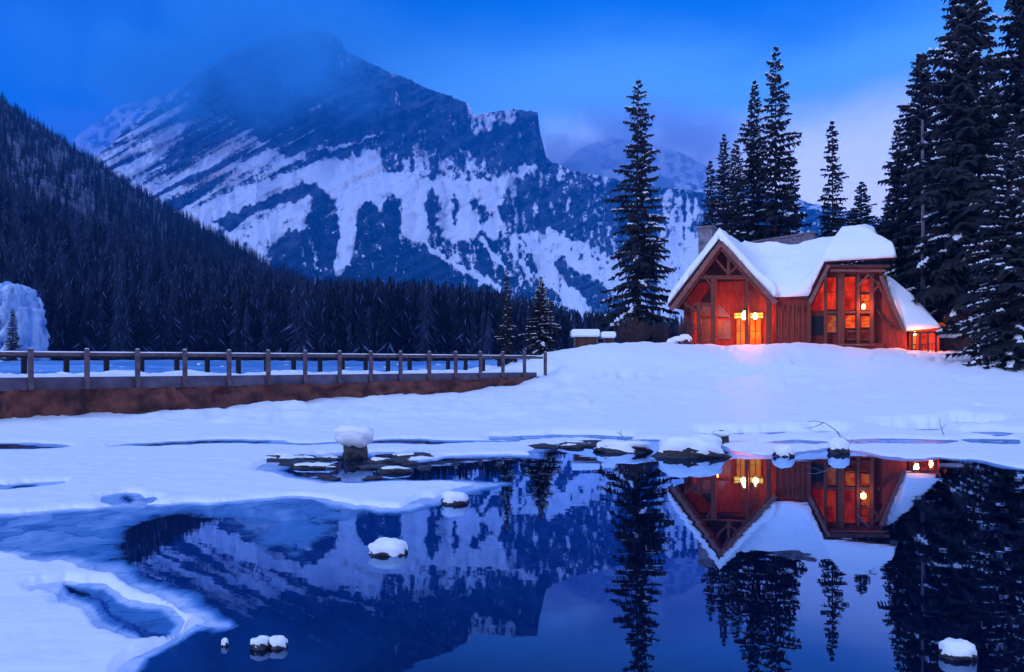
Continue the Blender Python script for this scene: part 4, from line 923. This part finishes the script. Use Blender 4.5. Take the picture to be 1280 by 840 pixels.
# small things by the cabin
def snow_lump(mb, c, rx, ry, rz, seed, nu=28, nv2=14, flat=0):
    b0 = len(mb.v); vs = []
    for j in range(nv2 + 1):
        th = math.pi * j / nv2
        for i in range(nu):
            ph = 2 * math.pi * i / nu; d = Vector((math.sin(th) * math.cos(ph), math.sin(th) * math.sin(ph), math.cos(th)))
            n = float(fbm(np.array([d.x * 1.6 + seed * 3.1 + d.z]), np.array([d.y * 1.6 + d.z * 1.3]), 4, seed)[0]); k = .74 + .52 * n
            z = d.z * rz * k; vs.append((c[0] + d.x * rx * k, c[1] + d.y * ry * k, c[2] + (max(z, -flat) if flat else z)))
    mb.add(vs, [(j * nu + i, j * nu + (i + 1) % nu, (j + 1) * nu + (i + 1) % nu, (j + 1) * nu + i) for j in range(nv2) for i in range(nu)])
for (x0, x1, yt, yb, Y, lb) in ((716, 748, 411, 431, 52, 'low timber shelter with a thick snow slab roof left of the lone spruce'), (753, 768, 414, 431, 52, 'small snow-topped box beside the low shelter')):
    a, c = P(x0, yb, Y), P(x1, yt, Y); r = empty('snowy_shelter', (a.x, Y, a.z)); w = c.x - a.x; h = c.z - a.z
    b = MB(); b.box(.12, w - .12, 0, 1.1, -.3, h * .49); b.build('body', M['wooddk'], r)
    for xx in (.06, w - .14): 
        b = MB(); b.box(xx, xx + .1, -.14, -.04, -.3, h * .55); b.build('post', M['rail'], r)
    b = MB(); b.box(-.08, w + .08, -.25, 1.25, h * .5, h * .97); b.build('snow_cover', M['snow'], r, bevel=.09)
    tag(r, lb, 'shelter')
hr = empty('neighbouring_hut', P(1180, 420, 64), R(-20)); b = MB(); b.box(-2.2, 1.6, 0, 3, -1, 2.6); b.build('wall', M['wooddk'], hr)
b = MB(); b.prism([(-2.6, -.4, 2.4), (2.0, -.4, 2.4), (2.0, 1.6, 4.6), (-2.6, 1.6, 4.6)], (0, 0, .35)); b.prism([(-2.6, 3.6, 2.4), (2.0, 3.6, 2.4), (2.0, 1.605, 4.6), (-2.6, 1.605, 4.6)], (0, 0, .35)); b.build('roof_snow', M['roofsnow'], hr, bevel=.05)
b = MB(); b.box(-.8, .2, -.04, -.005, .8, 1.8); b.build('window', M['e_dim'], hr)
tag(hr, 'dark hut with a snowy roof half hidden behind the grey trunk', 'hut')
lf_ = empty('log_fence', P(1212, 432, 50)); b = MB(); b.bar((-1.6, 0, .05), (1.3, .1, .1), .12, .16); b.build('log_rail', M['wooddk'], lf_); b = MB(); b.bar((-1.6, 0, .42), (1.3, .1, .46), .12, .16); b.build('log_rail', M['wooddk'], lf_)
for x in (-1.5, -.2, 1.2):
    b = MB(); b.box(x - .08, x + .08, .08, .22, -.4, .65); b.build('post', M['wooddk'], lf_)
b = MB(); snow_lump(b, (-.2, .06, .60), 2.0, .22, .16, 4); b.build('snow_cover', M['snow'], lf_, smooth=True)
tag(lf_, 'short dark log fence topped with snow right of the cabin', 'fence')
for i, (x, y, Y, s) in enumerate(((846, 430, 51, .35), (856, 430, 51.5, .42), (838, 431, 51, .25))):
    p = P(x, y, Y); r = empty('snowy_boulder', p); rock_with_snow(r, s, s, s, 30 + i, s * .4, .2)
    tag(r, ['snow-capped boulder in the middle of three by the left corner of the cabin', 'largest snow-capped boulder against the left corner of the cabin', 'smallest snow-capped boulder, farthest left of three by the cabin'][i], 'boulder', 'boulders by the cabin corner')
# snow-plastered outcrop at the left edge
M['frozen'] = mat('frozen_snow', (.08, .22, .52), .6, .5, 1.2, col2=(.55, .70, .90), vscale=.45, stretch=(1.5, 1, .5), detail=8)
VV = []; FF = []; nb_ = 0
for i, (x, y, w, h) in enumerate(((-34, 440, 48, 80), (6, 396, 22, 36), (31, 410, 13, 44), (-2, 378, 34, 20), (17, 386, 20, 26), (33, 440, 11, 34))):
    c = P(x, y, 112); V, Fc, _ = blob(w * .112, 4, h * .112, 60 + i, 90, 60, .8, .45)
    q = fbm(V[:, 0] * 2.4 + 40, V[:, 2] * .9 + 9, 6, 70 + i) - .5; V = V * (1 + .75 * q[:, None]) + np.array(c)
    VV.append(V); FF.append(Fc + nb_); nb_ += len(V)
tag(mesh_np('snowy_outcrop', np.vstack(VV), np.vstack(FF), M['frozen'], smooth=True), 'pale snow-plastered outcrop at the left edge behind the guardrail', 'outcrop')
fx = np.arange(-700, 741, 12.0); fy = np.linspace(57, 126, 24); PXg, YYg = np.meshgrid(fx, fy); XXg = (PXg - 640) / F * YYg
M['slopeshade'] = mat('slope_shade_blue', (.03, .16, .42), .5, .2, 1, col2=(.16, .36, .68), vscale=.12, stretch=(.3, 1.4, 1), detail=5)
tag(mesh_np('shaded_slope_sheet', np.stack([XXg, YYg, gz(XXg, YYg) + .12 * sst(57, 62, YYg)], -1), grid_faces(24, len(fx)), M['slopeshade'], smooth=True), kind='structure')  # blue sheet over the rising snow slope, its shade put into the colour

# ------------------------------------------------------------------ rocks standing in the lake
def lake_rock(x0, x1, yt, yw, yb_cap, label, seed, depth=.8, stem=.55, cover=.25, group=None, name='snow_capped_rock', block=False):
    Y = CH * F / (yw - HZ); w = (x1 - x0) / F * Y; X = ((x0 + x1) / 2 - 640) / F * Y; top = CH + (HZ - yt) / F * Y; cz = max(.015, CH + (HZ - yb_cap) / F * Y)
    r = empty(name, (X, Y + w * depth * .4, 0))
    if block:
        V, Fc, _ = blob(w * .30, w * .3, cz * 1.7, seed, p=.7, amp=.8); mesh_np('stone', V, Fc, M['rock'], r, smooth=True)
        V, Fc, _ = blob(w * .52, w * .5, (top - cz) * .54, seed + 1, p=.6, amp=.55); V[:, 2] += cz + (top - cz) * .46
        V[:, :2] *= (1 - .22 * sst(.0, -.5, (V[:, 2:3] - cz - (top - cz) * .5) / (top - cz)))
        mesh_np('snow_cap', V, Fc, M['snow'], r, smooth=True)
    else: rock_with_snow(r, w * .54, w * depth * .54, top * .66, seed, top * .34, cover - .25 + .35 * ((seed * 37) % 10) / 10, .7 + .3 * ((seed * 13) % 10) / 10)
    return tag(r, label, 'rock', group)
G = 'snow-capped rocks in the open water'
lake_rock(418, 465, 532, 574, 559, 'mushroom-shaped rock with a tall block of snow on a dark stem in the lake', 101, .7, block=True)
lake_rock(463, 506, 677, 695, 688, 'rounded snow cushion on a small dark rock in the middle of the water', 103, .8, .46, group=G)
lake_rock(552, 583, 616, 631, 626, 'small snow cushion at the tip of the ice tongue', 105, .8, .45, group=G)
lake_rock(752, 816, 552, 566, 562, 'low snowy hump with a dark foot near the far shore', 107, .6, .5, group=G)
lake_rock(824, 912, 547, 572, 560, 'broad snow-dusted boulder at the shore before the cabin reflection', 109, .6, cover=.5, group=G)
lake_rock(893, 916, 539, 556, 545, 'upright snow block on the right shoulder of the broad shore boulder', 111, .6, block=True, group=G)
lake_rock(970, 993, 556, 571, 566, 'little snow-topped stone left of the bent branches', 113, .7, .48, group=G)
lake_rock(1040, 1062, 548, 567, 560, 'snowy stone under the bent branches', 114, .7, .48, group=G)
lake_rock(1185, 1222, 804, 825, 820, 'snow ball on a stone in the dark lower right water', 115, .8, .46, group=G)
lake_rock(313, 333, 798, 812, 806, 'left one of a pair of tiny snowy stones near the bottom', 117, .8, .42, group=G)
lake_rock(335, 356, 797, 811, 805, 'right one of a pair of tiny snowy stones near the bottom', 119, .8, .42, group=G)
lake_rock(276, 284, 799, 808, 804, 'tiniest snowy stone by the edge of the snow lobe', 121, .8, .42, group=G)
rn = random.Random(9); n = 0
for i in range(44):
    x = rn.uniform(345, 415) if i < 22 else rn.uniform(462, 530) if i < 32 else rn.uniform(675, 760); yl = 566 + (600 - 566) * rn.random() if x < 540 else rn.uniform(553, 560)
    if x < 400: yl = 572 + rn.random() * (6 + (x - 345) * .35)
    Y = CH * F / (yl - HZ); s = rn.uniform(.07, .24); b = MB(); p = ((x - 640) / F * Y, Y, 0)
    r = empty('shore_stone', p); rx, ry, rz = s * 1.6, s, s * rn.uniform(.3, .55)
    if i % 3 == 0: rock_with_snow(r, rx, ry, rz, 200 + i, s * .05, .75)
    else:
        V, Fc, _ = blob(rx, ry, rz, 200 + i, 20, 12, .8, .8); mesh_np('stone', V, Fc, M['rock'], r, smooth=True)
    if x < 415: g, lb = 'small stones left of the mushroom rock', 'small dark wet stone in the shallow left of the mushroom rock'
    elif x < 540: g, lb = 'small stones right of the mushroom rock', 'small dark wet stone in the shallow right of the mushroom rock'
    else: g, lb = 'small stones along the far shore', 'small dark stone along the far shore of the pool'
    tag(r, lb + (' with a snow cap' if i % 3 == 0 else ' without snow'), 'stone', g)

# ------------------------------------------------------------------ twigs and grass sticking out of the snow
M['straw'] = mat('dry_twig', (.20, .18, .17), .8, var=.2)
def tw(pts, Y, r, label, extra=()):
    b = MB(); b.tube([P(x, y, Y) for x, y in pts], r, r * .5, 5)
    for e in extra: b.tube([P(x, y, Y - .05) for x, y in e], r * .7, r * .35, 4)
    tag(b.build('bent_branch', M['straw'], smooth=True), label, 'branch')
tw([(1056, 566), (1054, 552), (1045, 538), (1032, 529), (1018, 526), (1009, 527)], 18.6, .014, 'long arching bare branch leaning out of the snow before the cabin',
   ([(1045, 538), (1052, 545), (1062, 552)], [(1030, 528), (1020, 533), (1008, 536)], [(1060, 566), (1062, 556), (1066, 548)], [(1048, 566), (1046, 556), (1040, 551)], [(1052, 560), (1040, 557), (1026, 562)]))
tw([(1180, 544), (1176, 534), (1174, 523)], 21, .012, 'short upright twig in the snow at the right shore', ([(1177, 536), (1182, 530)],))
tw([(780, 548), (776, 543), (771, 540)], 21.5, .014, 'tiny twig poking through the snow at the middle of the shore', ([(776, 543), (776, 537)],))
